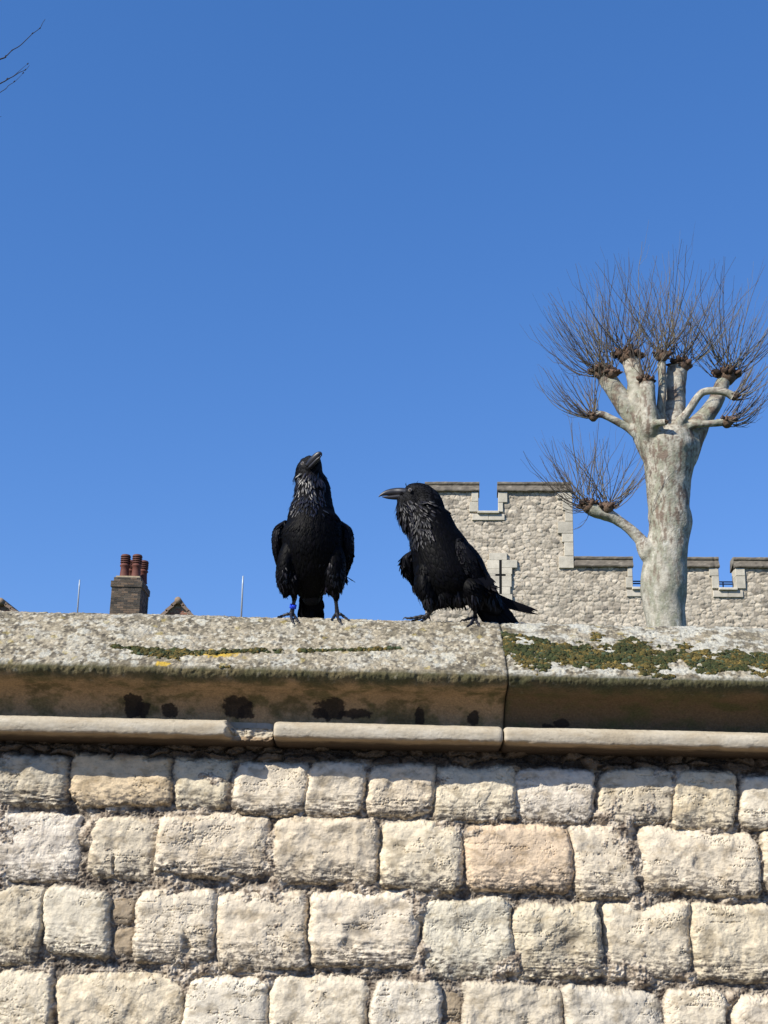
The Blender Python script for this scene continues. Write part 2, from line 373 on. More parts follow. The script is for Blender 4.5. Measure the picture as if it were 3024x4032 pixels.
def px_field(X, Y, Z):     # wall coordinates (along the coping, down its slope) in the units the moss and stains were measured in
    x = 829.5 + (X + .026*(Z-2.38))*631
    return x, 1451 + (2.272-Z)*511 + (x-829.5)*.023
def moss_mask(X, Y, Z):
    x, y = px_field(X, Y, Z); s = x - 1085
    n = fbm(X*9, Y*22, 811, 4, .6)
    # broad right hand patch
    yc = 1408 + np.clip(s, 0, 600)*.055; hh = np.interp(s, [-2, 0, 40, 120, 330, 420, 470, 560, 700], [0, 34, 40, 36, 40, 36, 26, 34, 30])
    a = np.where(s > 0, 1-np.abs((y-yc)/np.maximum(hh, 1)), -1)
    a = a - 1.1*np.exp(-((s-352)/16)**2-((y-1440)/18)**2)
    # thin streak left of the joint
    yl = np.interp(x, [270, 330, 430, 560, 680, 850], [1398, 1408, 1418, 1408, 1410, 1405]); hl = np.interp(x, [265, 300, 430, 480, 560, 640, 860, 880], [0, 7, 17, 8, 6, 4, 2.5, 0])
    b = np.where((x > 265) & (x < 880), 1-np.abs((y-yl)/np.maximum(hl*1.25, .5)) + .9*fbm(X*30, Y*60, 821, 4, .6) - .35, -1)
    c = .5-np.hypot((x-18)/40, (y-1421)/11); c = np.maximum(c, .45-np.hypot((x-262)/36, (y-1441)/7)); c = np.maximum(c, .45-np.hypot((x-520)/30, (y-1445)/6))
    return np.maximum(np.maximum(a, b), c) + 1.5*n - .9*sstep(.05, .4, fbm(X*22+5, Z*60, 815, 4, .6))
def coping(x0, x1, seed, tint):
    xs = np.concatenate([np.arange(x0, max(x0, -1.45), .02), np.arange(max(x0, -1.45), min(x1, 1.45), .0028), np.arange(min(x1, 1.45), x1, .02), [x1]])
    xs = np.unique(np.round(xs[(xs >= x0) & (xs <= x1)], 5))
    X, A = np.meshgrid(xs, arc, indexing='ij'); n, m = X.shape
    Yb = np.broadcast_to(PR[:, 0], X.shape); Zb = np.broadcast_to(PR[:, 1], X.shape)
    upper = sstep(2.262, 2.28, Zb); under = 1-upper
    disp = .006*fbm(X*3, A*5, seed, 3) + .004*fbm(X*22, A*22, seed+3, 4, .6)*(upper*.9+.25) + .0030*ridged(X*60, A*60, seed+5, 3)*(upper+.12)
    nose = np.exp(-((Zb-2.256)/.016)**2)*(Yb < -.12)
    disp += nose*(.010*fbm(X*9, A*8, seed+8, 5, .7)-.006*sstep(.1, .4, fbm(X*14, A*3, seed+10, 3))+.004*ridged(X*55, A*50, seed+9, 3))
    w1, w2, wi = worley(X*42, A*42, seed+11); lich = sstep(.55, .3, w1)*(wi > .5)
    disp += .0016*lich*upper
    e = np.minimum(X-x0, x1-X); disp -= .006*np.exp(-e/.004)
    Y = Yb + disp*NY; Z = Zb + disp*NZ
    # --- colour: lichen mosaic above, sandstone with algae below
    c = np.zeros(X.shape+(3,)); c[:] = np.array([.36, .32, .245])*tint
    n1 = fbm(X*5, A*6, seed+20, 4, .6); n2 = fbm(X*38, A*38, seed+24, 4, .65); n3 = fbm(X*90, A*90, seed+28, 3, .7)
    c = mix(c, [.21, .185, .14], sstep(.0, .3, n1+n2*.6)*.8)
    c = mix(c, [.56, .50, .40], sstep(.08, .35, -n2-.3*n1)*.8)
    def blotch(sc_, sd, thr, colr, amt, soft=.12, r=.42):
        nonlocal c
        wxp = X*sc_ + .35*fbm(X*sc_*2, A*sc_*2, sd+50, 2); wyp = A*sc_ + .35*fbm(X*sc_*2, A*sc_*2, sd+51, 2)
        f1, f2, ii = worley(wxp, wyp, sd); t = sstep(r, r-soft, f1)*(ii > thr); c = mix(c, colr, t*amt)
    blotch(13, seed+41, .60, [.20, .18, .135], .75, .2, .5); blotch(9, seed+42, .66, [.50, .48, .42], .6, .2, .5)
    blotch(30, seed+31, .55, [.13, .115, .09], .8)
    blotch(18, seed+33, .72, [.62, .62, .56], .85)
    blotch(48, seed+34, .70, [.66, .64, .56], .85)
    blotch(60, seed+35, .72, [.10, .09, .075], .8)
    blotch(75, seed+36, .66, [.60, .55, .43], .8)
    blotch(35, seed+37, .93, [.45, .36, .10], .5)
    if x0 > 0: c = mix(c, [.66, .67, .62], sstep(.02, .25, fbm(X*11, A*16, seed+44, 5, .65)+.10)*.75); c = mix(c, [.16, .14, .105], sstep(.12, .3, fbm(X*13, A*20, seed+47, 5, .65))*.8)
    pale = sstep(.05, .4, fbm(X*7, A*14, seed+40, 4, .6)); c = mix(c, [.66, .66, .61], pale*.62*sstep(-.2, .2, n3+n2))
    c = mix(c, [.12, .11, .085], sstep(.25, .5, n3)*.5)
    # underside
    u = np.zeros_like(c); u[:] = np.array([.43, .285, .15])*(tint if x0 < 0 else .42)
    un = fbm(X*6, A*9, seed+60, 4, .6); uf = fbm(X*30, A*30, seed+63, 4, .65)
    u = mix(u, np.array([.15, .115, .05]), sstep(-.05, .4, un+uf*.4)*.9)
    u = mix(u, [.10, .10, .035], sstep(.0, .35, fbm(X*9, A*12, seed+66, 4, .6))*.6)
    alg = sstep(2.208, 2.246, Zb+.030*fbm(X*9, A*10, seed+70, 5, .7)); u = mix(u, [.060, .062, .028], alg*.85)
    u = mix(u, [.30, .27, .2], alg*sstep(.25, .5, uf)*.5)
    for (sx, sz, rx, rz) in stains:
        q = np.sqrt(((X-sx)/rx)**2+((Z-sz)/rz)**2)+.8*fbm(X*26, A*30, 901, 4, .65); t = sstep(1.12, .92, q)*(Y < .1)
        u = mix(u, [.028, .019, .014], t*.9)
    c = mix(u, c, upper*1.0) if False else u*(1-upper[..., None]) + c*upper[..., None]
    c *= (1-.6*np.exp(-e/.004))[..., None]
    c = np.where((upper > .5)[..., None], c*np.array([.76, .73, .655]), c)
    mm = moss_mask(X, Y, Z); on = (upper > .5) & (Yb < .06)
    c = np.where(((mm > .30) & on)[..., None], np.array([.10, .095, .035]), c)
    # yellow crust
    xs_, ys_ = px_field(X, Y, Z)
    yl = np.maximum(1-np.hypot((xs_-8)/34, (ys_-1421)/10), 1-np.hypot((xs_-500)/50, (ys_-1416)/10)); yl = np.maximum(yl, 1-np.hypot((xs_-392)/16, (ys_-1437)/6))
    c = mix(c, [.50, .33, .04], sstep(.15, .4, yl+.8*n2+.5*n3)*on*.9)
    k = (mm > .34) & on & (xs_ > -60) & (xs_ < 1760)
    moss_pts.append(np.stack([X[k], Y[k], Z[k], mm[k]], -1))
    V = np.stack([X, Y, Z], -1).reshape(-1, 3); F = gridF(n, m)
    idx0 = np.arange(m); idx1 = (n-1)*m+np.arange(m)
    # end caps as fans
    c0 = V[idx0].mean(0); c1 = V[idx1].mean(0); V = np.vstack([V, c0, c1]); k0 = len(V)-2
    f0 = np.stack([np.full(m-1, k0), idx0[1:], idx0[:-1]], -1); f1_ = np.stack([np.full(m-1, k0+1), idx1[:-1], idx1[1:]], -1)
    cc = np.vstack([c.reshape(-1, 3), [[.08, .07, .05]]*2])
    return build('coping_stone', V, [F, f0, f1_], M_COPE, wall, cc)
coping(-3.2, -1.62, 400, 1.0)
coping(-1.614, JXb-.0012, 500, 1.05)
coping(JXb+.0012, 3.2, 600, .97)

MP = catmull([(.02, 2.118), (-.045, 2.119), (-.066, 2.116), (-.082, 2.107), (-.088, 2.094), (-.087, 2.078), (-.083, 2.068), (-.075, 2.064), (-.050, 2.062), (-.040, 2.058), (-.020, 2.054), (.02, 2.050), (.05, 2.048), (.08, 2.046)], 6)
MP = resample([tuple(p) for p in MP], [.003]*(len(MP)-1))
def moulding(x0, x1, seed, broken=None):
    xs = np.arange(x0, x1+.001, .003) if x0 > -2 else np.concatenate([np.arange(x0, -1.45, .03), np.arange(-1.45, x1, .003)])
    ma = np.concatenate([[0], np.cumsum(np.linalg.norm(np.diff(MP, axis=0), axis=1))])
    t = np.gradient(MP, axis=0); t /= np.linalg.norm(t, axis=1)[:, None]; ny, nz = t[:, 1], -t[:, 0]
    X, A = np.meshgrid(xs, ma, indexing='ij'); n, m = X.shape
    Yb = np.broadcast_to(MP[:, 0], X.shape); Zb = np.broadcast_to(MP[:, 1], X.shape)
    d = .0025*fbm(X*5, A*12, seed, 3)+.0012*fbm(X*30, A*70, seed+2, 4, .65)+.0006*ridged(X*18, A*260, seed+5, 3)
    e = np.minimum(X-x0, x1-X); d = d-.008*np.exp(-np.maximum(e, 0)/.005)
    lowedge = np.exp(-((Zb-2.066)/.005)**2)*(Yb < -.05); d = d-lowedge*.007*np.clip(fbm(X*9, A*4, seed+9, 4, .7)*2, 0, 1.4)
    Y = Yb-0*d; sign = np.sign(ny.sum()*-1) or 1
    Y = Yb + d*(-np.abs(ny))*np.where(Yb < 0, 1, 0) ; Z = Zb + d*np.where(Zb > 2.09, 1, -1)*np.abs(nz)
    if broken is not None:
        t_ = sstep(broken-.012, broken+.02, X+.02*fbm(X*20, Zb*40, 77, 3))
        back_ = -.034+.014*fbm(X*16, Zb*30, 88, 4, .7)+.010*ridged(X*30, Zb*40, 89, 3)-.25*(2.10-Zb)*0
        Yn = np.where(Yb < -.034, np.maximum(Yb, back_+(-.10)*(2.11-Zb)*1.5), Yb); Zn = np.where((Zb > 2.095) & (Yb < -.02), Zb-.022+.010*fbm(X*14, A*3, 91, 3), Z)
        Y = Y*(1-t_)+Yn*t_; Z = Z*(1-t_)+Zn*t_
    c = np.zeros(X.shape+(3,)); c[:] = (.44, .385, .29)
    n1 = fbm(X*7, A*20, seed+20, 4, .6); c = mix(c, [.38, .315, .22], sstep(0, .4, n1)*.8); c = mix(c, [.52, .47, .375], sstep(.05, .4, -n1)*.7)
    low = sstep(2.074, 2.065, Zb+.006*n1); c = mix(c, [.36, .25, .14], low*.8); c = mix(c, [.060, .038, .022], sstep(2.066, 2.056, Zb+.006*n1)*.95)  # lower lip and fillet darkened: shade painted into the stone colour
    c = mix(c, [.16, .13, .09], sstep(.3, .55, fbm(X*25, A*40, seed+31, 4, .7))*.6)
    V = np.stack([X, Y, Z], -1).reshape(-1, 3); F = gridF(n, m)[:, ::-1]
    i0 = np.arange(m); i1 = (n-1)*m+np.arange(m); c0 = V[i0].mean(0); c1 = V[i1].mean(0); V = np.vstack([V, c0, c1]); k0 = len(V)-2
    f0 = np.stack([np.full(m-1, k0), i0[:-1], i0[1:]], -1); f1_ = np.stack([np.full(m-1, k0+1), i1[1:], i1[:-1]], -1)
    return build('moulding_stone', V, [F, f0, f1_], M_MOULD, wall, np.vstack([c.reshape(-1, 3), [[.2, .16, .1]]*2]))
XA = hitY(590*OV, 1580*OV, -.085)[0]; XB = hitY(493*OV, 1575*OV, -.085)[0]; XC = hitY(1088*OV, 1595*OV, -.085)[0]
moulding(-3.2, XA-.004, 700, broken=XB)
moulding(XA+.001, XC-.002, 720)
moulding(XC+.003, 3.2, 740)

# ------------------------------------------------------------------ moss cushions on the coping
mp = np.concatenate(moss_pts)
sel = rng.choice(len(mp), min(10000, len(mp)), replace=False); mp = mp[sel]
oct_ = []
for v in [(1,0,0),(-1,0,0),(0,1,0),(0,-1,0),(0,0,1)]: oct_.append(v)
ring = [(math.cos(a)*r, math.sin(a)*r, h) for r, h, o in ((1, -.3, 0), (.86, .42, .5), (.45, .85, 0)) for a in [(k+o)*math.pi/3 for k in range(6)]]
BV = np.array(ring+[(0, 0, 1.0)])
BF4 = [[r*6+k, r*6+(k+1) % 6, (r+1)*6+(k+1) % 6, (r+1)*6+k] for r in range(2) for k in range(6)]
BF3 = [[12+k, 12+(k+1) % 6, 18] for k in range(6)]
nb = len(mp); sz = rng.uniform(.0028, .0075, nb)*np.clip(.6+mp[:, 3]*.7, .6, 1.5); ht = sz*rng.uniform(.35, .95, nb)
th = rng.uniform(0, 6.28, nb)
nrm = np.array([0, -.6, .8]); tx = np.array([1., 0, 0]); ty = np.cross(nrm, tx)
Bv = BV[None]*np.stack([sz*rng.uniform(.8, 1.5, nb), sz, ht], -1)[:, None, :]*(1+.25*rng.standard_normal((nb, 19, 1)))
Vw = mp[:, None, :3] + Bv[..., :1]*tx + Bv[..., 1:2]*ty + Bv[..., 2:3]*nrm
cidx = rng.random(nb); pn = fbm(mp[:, 0]*12, mp[:, 1]*20, 33, 3)
cc = np.where((cidx+pn*1.2 < .42)[:, None], [.036, .044, .014], np.where((cidx+pn < .84)[:, None], [.070, .058, .016], np.where((cidx < .93)[:, None], [.14, .10, .026], [.055, .075, .04])))*rng.uniform(.7, 1.25, (nb, 1))
off = (np.arange(nb)*19)[:, None, None]
mo = build('moss', Vw.reshape(-1, 3), [(np.array(BF4)[None]+off).reshape(-1, 4), (np.array(BF3)[None]+off).reshape(-1, 3)], M_MOSS, None, np.repeat(cc, 19, 0))
tag(mo, 'green and ochre moss cushions growing on the lichened coping', 'moss', kind='stuff')

# ------------------------------------------------------------------ castle: tower and curtain wall of flint rubble
CY = R(4.0)
cdir = np.array([math.cos(CY), -math.sin(CY), 0]); cn = np.array([-math.sin(CY), -math.cos(CY), 0])   # along, and towards the camera
CO = hitY(2250, 2200, CAM[1]+38.5); CO[2] = 0
def hitC(x, y, off=0.0):
    d = ray(x, y); o = CO+cn*off; t = ((o-CAM)@cn)/(d@cn); p = CAM+t*d
    return (p-CO)@cdir, p[2]
def C2W(P):   # (u, outwards, z) -> world
    P = np.asarray(P, float); return CO + P[:, :1]*cdir + P[:, 1:2]*cn + P[:, 2:3]*np.array([0, 0, 1.])
def cu(x, y=2200): return hitC(x, y)[0]
def cz(x, y): return hitC(x, y)[1]
tower = empty('castle_tower', CO+cdir*-2.5, 'tall crenellated rubble tower with a cross shaped arrow slit behind the right raven', 'tower')
curtain = empty('castle_curtain_wall', CO+cdir*4, 'lower crenellated rubble wall running right behind the pollarded tree trunk', 'castle wall')
def rubble(u0, u1, z0, z1, mbx, gap=.021):
    us = np.linspace(u0, u1, max(2, int((u1-u0)/gap))); zs = np.linspace(z1, z0, max(2, int((z1-z0)/gap)))
    U, Z = np.meshgrid(us, zs)
    # irregular flints high up, squarer and flatter coursing lower down
    low = sstep(15.0, 12.0, Z); wob = .25*fbm(U*1.6, Z*1.6, 51, 3)
    wr = .16*fbm(U*7, Z*7, 53, 3, .6); a = worley(U/.185+wob+wr, Z/.150+wob-wr, 61, .95); b = worley(U/.215+wob*.4+wr, Z/.125+.35*fbm(U*1.2, Z*.5, 71, 2)-wr, 63, .78)
    e = np.where(low > .5, b[1]-b[0], a[1]-a[0]); idd = np.where(low > .5, b[2], a[2]); f1 = np.where(low > .5, b[0], a[0])
    st = sstep(.03, .15, e)
    h = .026*st*(.5+.9*idd) - .02*f1*st + .024*fbm(U*9, Z*9, 81, 4, .7)
    c = np.zeros(U.shape+(3,)); v = (idd*7.31) % 1
    c = np.where((v < .45)[..., None], [.50, .450, .370], np.where((v < .72)[..., None], [.42, .375, .305], np.where((v < .92)[..., None], [.33, .295, .24], [.23, .205, .17])))
    c = c*(.85+.3*((idd*13.7) % 1))[..., None]
    c = mix(c, [.255, .225, .18], (1-st)*.85)
    n = fbm(U*.9, Z*.9, 91, 4, .6); c = mix(c, [.27, .25, .21], sstep(.1, .5, n)*.5)
    c = mix(c, [.55, .52, .45], sstep(.1, .5, fbm(U*5, Z*5, 93, 4, .6))*.35)
    c = c*np.array([1.04, 1.01, .955])
    P = np.stack([U.ravel(), h.ravel(), Z.ravel()], -1)
    mbx.add(C2W(P), gridF(*U.shape)[:, ::-1], c.reshape(-1, 3))
CP = .13
def cap(parent, u0, u1, ztop, zlow, seed, ends=(True, True)):
    """merlon coping stone: roll on top, sloping dark face, drip edge; joints every 1.1 m or so"""
    pr = np.array([(-.02, zlow-.01), (CP, zlow), (CP+.012, zlow+.035), (CP-.01, zlow+.075), (.015, ztop-.115), (.05, ztop-.095), (.058, ztop-.06), (.045, ztop-.01), (-.05, ztop+.01), (-.5, ztop), (-.62, zlow)])
    us = np.arange(u0-(.03 if ends[0] else 0), u1+(.03 if ends[1] else 0)+.01, .06); us[-1] = u1+(.03 if ends[1] else 0)
    pr = resample([tuple(p) for p in pr], [.04]*4+[.03]*4+[.2]*2)
    U, K = np.meshgrid(us, np.arange(len(pr)), indexing='ij'); n, m = U.shape
    Y = pr[K, 0] + .02*fbm(U*3+seed, K*.3, seed, 3); Z = pr[K, 1] + .014*fbm(U*2.2+seed, K*.5, seed+2, 3)
    jt = np.exp(-(((U-u0+.3) % 1.15)/.02)**2); Y = Y-.02*jt
    c = np.zeros(U.shape+(3,)); c[:] = (.150, .130, .100)
    c = mix(c, [.075, .065, .052], sstep(-.1, .4, fbm(U*4, Z*6, seed+5, 4, .6))*.8); c = mix(c, [.30, .265, .21], sstep(.1, .5, fbm(U*7, Z*14, seed+7, 4, .6))*.7)
    c = mix(c, [.30, .275, .22], sstep(ztop-.03, ztop, Z)*.6)
    P = np.stack([U.ravel(), Y.ravel(), Z.ravel()], -1); F = gridF(n, m)
    i0 = np.arange(m); i1 = (n-1)*m+i0; P = np.vstack([P, P[i0].mean(0), P[i1].mean(0)]); k = len(P)-2
    f0 = np.stack([np.full(m-1, k), i0[1:], i0[:-1]], -1); f1 = np.stack([np.full(m-1, k+1), i1[:-1], i1[1:]], -1)
    return build('coping', C2W(P), [F, f0, f1], M_ASHLAR, parent, np.vstack([c.reshape(-1, 3), [[.2, .18, .14]]*2]), smooth=False)
def block(mbx, u0, u1, z0, z1, proud, back=-.3, col=(.50, .46, .37), bev=.012):
    """dressed block with chamfered front arrises"""
    b = bev
    P = [(u0, back, z0), (u1, back, z0), (u1, back, z1), (u0, back, z1), (u0, proud-b, z0), (u1, proud-b, z0), (u1, proud-b, z1), (u0, proud-b, z1),
         (u0+b, proud, z0+b), (u1-b, proud, z0+b), (u1-b, proud, z1-b), (u0+b, proud, z1-b)]
    F = [[4, 5, 1, 0], [5, 6, 2, 1], [6, 7, 3, 2], [7, 4, 0, 3], [8, 9, 5, 4], [9, 10, 6, 5], [10, 11, 7, 6], [11, 8, 4, 7], [11, 10, 9, 8], [0, 1, 2, 3]]
    F = [f[::-1] for f in F]
    mbx.add(C2W(np.array(P)), F, np.array(col)*random.uniform(.86, 1.08))
zT, zTl = cz(2120, 1898), cz(2120, 1938)            # tower coping top and underside
zK = cz(1922, 2016)                                 # tower crenel sill
zW, zWl = cz(2400, 2189), cz(2400, 2233)            # curtain coping
zWr, zWlr = cz(2760, 2195), cz(2760, 2238)
zW = (zW+zWr)/2; zWl = (zWl+zWlr)/2
zK2 = cz(2862, 2317)
tu0, tk0, tk1, tu1 = cu(1676, 2300), cu(1884, 1960), cu(1962, 1960), cu(2254, 2100)
mb = MB()
rubble(tu0, tu1, zK-.12, 0, mb) if False else None
rubble(tu0, tu1, 9.5, zK-.10, mb); rubble(tu0, tk0-.02, zK-.10, zTl, mb); rubble(tk1+.02, tu1, zK-.10, zTl, mb)
rubble(tu0, tu1, 0, 9.5, mb, .12)
mb.build('rubble_wall', M_RUBBLE, tower)
mb = MB(); mb.box((tu0+.02, -4.5, 0), (tu1-.02, -.02, zK-.12), (.4, .37, .31), C2W)
mb.box((tu0+.02, -.5, zK-.12), (tk0-.03, -.02, zTl), (.4, .37, .31), C2W); mb.box((tk1+.03, -.5, zK-.12), (tu1-.02, -.02, zTl), (.4, .37, .31), C2W)
mb.build('wall_core', M_ASHLAR, tower, smooth=False)
cap(tower, tu0-.04, tk0+.0, zT, zTl, 11); cap(tower, tk1, tu1-.04, zT, zTl, 17)
def crenel(parent, k0, k1, zs, ztop, seed):
    random.seed(seed)
    for (a, b, sg) in ((k0-.15, k0-.0, -1), (k1+.0, k1+.15, 1)):
        mbx = MB(); z = zs-.02
        while z < ztop-.05:
            hgt = min(random.uniform(.3, .5), ztop-.01-z); hgt = max(hgt, .05); ww = random.choice([.0, .07, .14])
            aa, bb = (a-ww, b) if sg < 0 else (a, b+ww)
            block(mbx, aa, bb, z+.004, z+hgt-.004, .080, -.48); z += hgt
        mbx.build('jamb', M_ASHLAR, parent, smooth=False)
    mbx = MB(); um = (k0+k1)/2
    block(mbx, k0-.20, um-.003, zs-.29, zs-.085, .072, -.4, (.50, .455, .37)); block(mbx, um+.003, k1+.20, zs-.29, zs-.085, .072, -.4, (.50, .455, .37))
    block(mbx, k0-.03, k1+.03, zs-.08, zs+.0, .16, -.47, (.50, .46, .37))
    return mbx.build('crenel_sill', M_ASHLAR, parent, smooth=False)
crenel(tower, tk0, tk1, zK, zTl, 3)
# right hand quoins of the tower, only as high as it stands clear of the curtain wall
mb = MB(); z = zWl-.05; k = 0; random.seed(5)
while z < zTl-.06:
    hgt = min(random.uniform(.28, .46), zTl-.01-z); ww = (.42, .24, .33)[k % 3]+random.uniform(-.03, .05); k += 1
    block(mb, tu1-ww, tu1+.02, z+.004, z+hgt-.004, .082, -.6, (.47, .43, .345)); z += hgt
z = zWl-.05
while z > 0:
    hgt = .36; block(mb, tu1-.34, tu1-.04, z-hgt+.004, z-.004, .02, -.1, (.44, .41, .33)) if False else None; z -= hgt
mb.build('quoin', M_ASHLAR, tower, smooth=False)
# arrow slit: dressed surround with a cross shaped opening
sx = cu(1971, 2280); s0, s1 = cz(1971, 2342), cz(1971, 2208); sc0 = cz(1971, 2267)
wv, wh, ch, hw_ = .040, .030, .0, .16
mb = MB()
def sb(u0, u1, z0, z1, c=(.55, .50, .40)): block(mb, sx+u0, sx+u1, z0, z1, .105, -.04, c, .006)
zt = cz(1971, 2180)
sb(-.36, .20, s1, zt, (.56, .51, .41))
sb(-.42, -wv, sc0+.2, s1-.004); sb(wv, .52, sc0+.24, s1-.004, (.56, .52, .42)); sb(wv, .36, sc0+.03, sc0+.236)
sb(-.40, -wv, sc0+.03, sc0+.196); sb(-.35, -hw_, sc0-.03, sc0+.026); sb(hw_, .33, sc0-.03, sc0+.026)
sb(-.38, -wv, sc0-.42, sc0-.034); sb(wv, .34, sc0-.38, sc0-.034); sb(-.30, -wv, s0, sc0-.424); sb(wv, .30, s0, sc0-.384)
sb(-.25, .36, s0-.36, s0-.004)
a_ = mb.build('arrow_slit_surround', M_ASHLAR, tower, smooth=False)
mb = MB(); mb.box((sx-wv-.02, .03, s0-.02), (sx+wv+.02, .052, s1+.02), (0, 0, 0), C2W) if False else None
mb.box((sx-wv+.0, .03, s0-.002), (sx+wv-.0, .1010, s1-.002), (0, 0, 0), lambda V: C2W(V)); mb.box((sx-hw_+.002, .031, sc0-.029), (sx+hw_-.002, .0995, sc0+.027), (0, 0, 0), lambda V: C2W(V))
mb.build('slit_opening', M_DARK, a_, smooth=False)
# curtain wall
c1, c2, c3, c4 = cu(2490, 2270), cu(2556, 2270), cu(2829, 2270), cu(2895, 2270)
uM = cu(3500, 2300); uE = uM+14
mb = MB(); cuL = tu1+.005
rubble(cuL, uM, 9.5, zK2-.10, mb); rubble(uM, uE, 9.5, zWl, mb, .06); rubble(cuL, uE, 0, 9.5, mb, .12)
for a, b in ((cuL, c1-.02), (c2+.02, c3-.02), (c4+.02, uM)): rubble(a, b, zK2-.10, zWl, mb)
mb.build('rubble_wall', M_RUBBLE, curtain)
mb = MB(); mb.box((cuL, -2.6, 0), (uE, -.02, zK2-.12), (.4, .37, .31), C2W)
for a, b in ((cuL, c1-.03), (c2+.03, c3-.03), (c4+.03, uE)): mb.box((a, -.5, zK2-.12), (b, -.02, zWl), (.4, .37, .31), C2W)
mb.build('wall_core', M_ASHLAR, curtain, smooth=False)
cap(curtain, cuL+.03, c1, zW, zWl, 23, (False, True)); cap(curtain, c2, c3, zW, zWl, 29); cap(curtain, c4, uE, zW, zWl, 31)
crenel(curtain, c1, c2, zK2, zWl, 8); crenel(curtain, c3, c4, zK2, zWl, 9)
# walkway railing behind the curtain wall
rail = empty('walkway_railing', CO+cdir*5-cn*2.2, 'dark blue railing seen through the low crenels of the castle wall', 'railing')
zr = hitC(2862, 2291, -2.2)[1]
mb = MB()
for dz in (0, -.075): mb.box((.3, -2.23, zr+dz-.018), (uE-.2, -2.19, zr+dz+.018), None, C2W)
mb.build('handrail', M_RAIL, rail, smooth=False)
u = .35
while u < uE:
    mb = MB(); mb.box((u-.02, -2.26, zK2-.15), (u+.02, -2.231, zr+.015), None, C2W); mb.build('post', M_RAIL, rail, smooth=False); u += 2.37

# ------------------------------------------------------------------ house with chimney and gables, far left
HY = CAM[1]+42
def hp(x, y, Y=HY): return hitY(x, y, Y)
eave = 8.6; hx0, hx1 = hp(-260, 2400)[0], hp(1290, 2400)[0]
house = empty('brick_house', ((hx0+hx1)/2, HY+4, 0), 'old brown brick house whose chimney and small gables rise above the coping at left', 'house')
BR = np.array([.17, .105, .075])
def brickface(mbx, o, du, dz, wid, hgt, cols, bl=.225, bh=.075, n_=None, relief=.006, clip=None):
    """a wall face laid brick by brick: o corner, du along, outward normal n_"""
    o = np.array(o, float); du = np.array(du, float); dz = np.array([0, 0, 1.]); n_ = np.array(n_, float)
    nr = int(hgt/bh)
    for r_ in range(nr+1):
        z0 = r_*bh; z1 = min(z0+bh-.011, hgt)
        if z0 >= hgt-.01: break
        x = -(r_ % 2)*bl*.5
        while x < wid:
            a, b = max(x, 0)+.005, min(x+bl, wid)-.005; x += bl
            if b-a < .02 or (clip and not clip((a+b)/2, (z0+z1)/2)): continue
            rr_ = relief*random.uniform(.6, 1.6); c = cols[random.randrange(len(cols))]*random.uniform(.75, 1.2)
            q = [o+du*a+dz*z0, o+du*b+dz*z0, o+du*b+dz*z1, o+du*a+dz*z1]; q2 = [p+n_*rr_ for p in q]
            mbx.add(np.array(q+q2), [[4, 5, 6, 7], [0, 1, 5, 4], [1, 2, 6, 5], [2, 3, 7, 6], [3, 0, 4, 7]], c)
mb = MB(); mb.box((hx0, HY+.3, 0), (hx1, HY+8, eave), BR); wl = mb.build('wall', M_BRICK, house, smooth=False)
for k in range(6):
    for zz in (1.2, 4.9):
        mb = MB(); xx = hx0+1.2+k*2.1; f_ = mb.box((xx, HY+.24, zz), (xx+.95, HY+.31, zz+1.6), (.6, .58, .52)); f_ = mb.build('window', M_ASHLAR, house, smooth=False)
        mb = MB(); mb.box((xx+.07, HY+.22, zz+.08), (xx+.88, HY+.238, zz+1.52), (.02, .02, .02)); mb.build('pane', M_DARK, f_, smooth=False)
ridge_z = min(hp(700, 2440, HY+2.6)[2], hp(100, 2425, HY+2.6)[2])-.35
mb = MB(); yr = HY+2.6
mb.add([[hx0-.2, HY+.0, eave-.1], [hx1+.2, HY+.0, eave-.1], [hx1+.2, yr, ridge_z], [hx0-.2, yr, ridge_z], [hx0-.2, HY+8.2, eave-.1], [hx1+.2, HY+8.2, eave-.1], [hx0-.2, yr, ridge_z-.12], [hx1+.2, yr, ridge_z-.12]],
       [[0, 1, 2, 3], [3, 2, 5, 4]], (.20, .10, .07))
mb.add([[hx0-.2, HY+.0, eave-.1], [hx0-.2, yr, ridge_z], [hx0-.2, HY+8.2, eave-.1]], [[0, 1, 2]], BR); mb.add([[hx1+.2, HY+.0, eave-.1], [hx1+.2, yr, ridge_z], [hx1+.2, HY+8.2, eave-.1]], [[0, 2, 1]], BR)
roof = mb.build('roof', M_TILE, house, smooth=False)
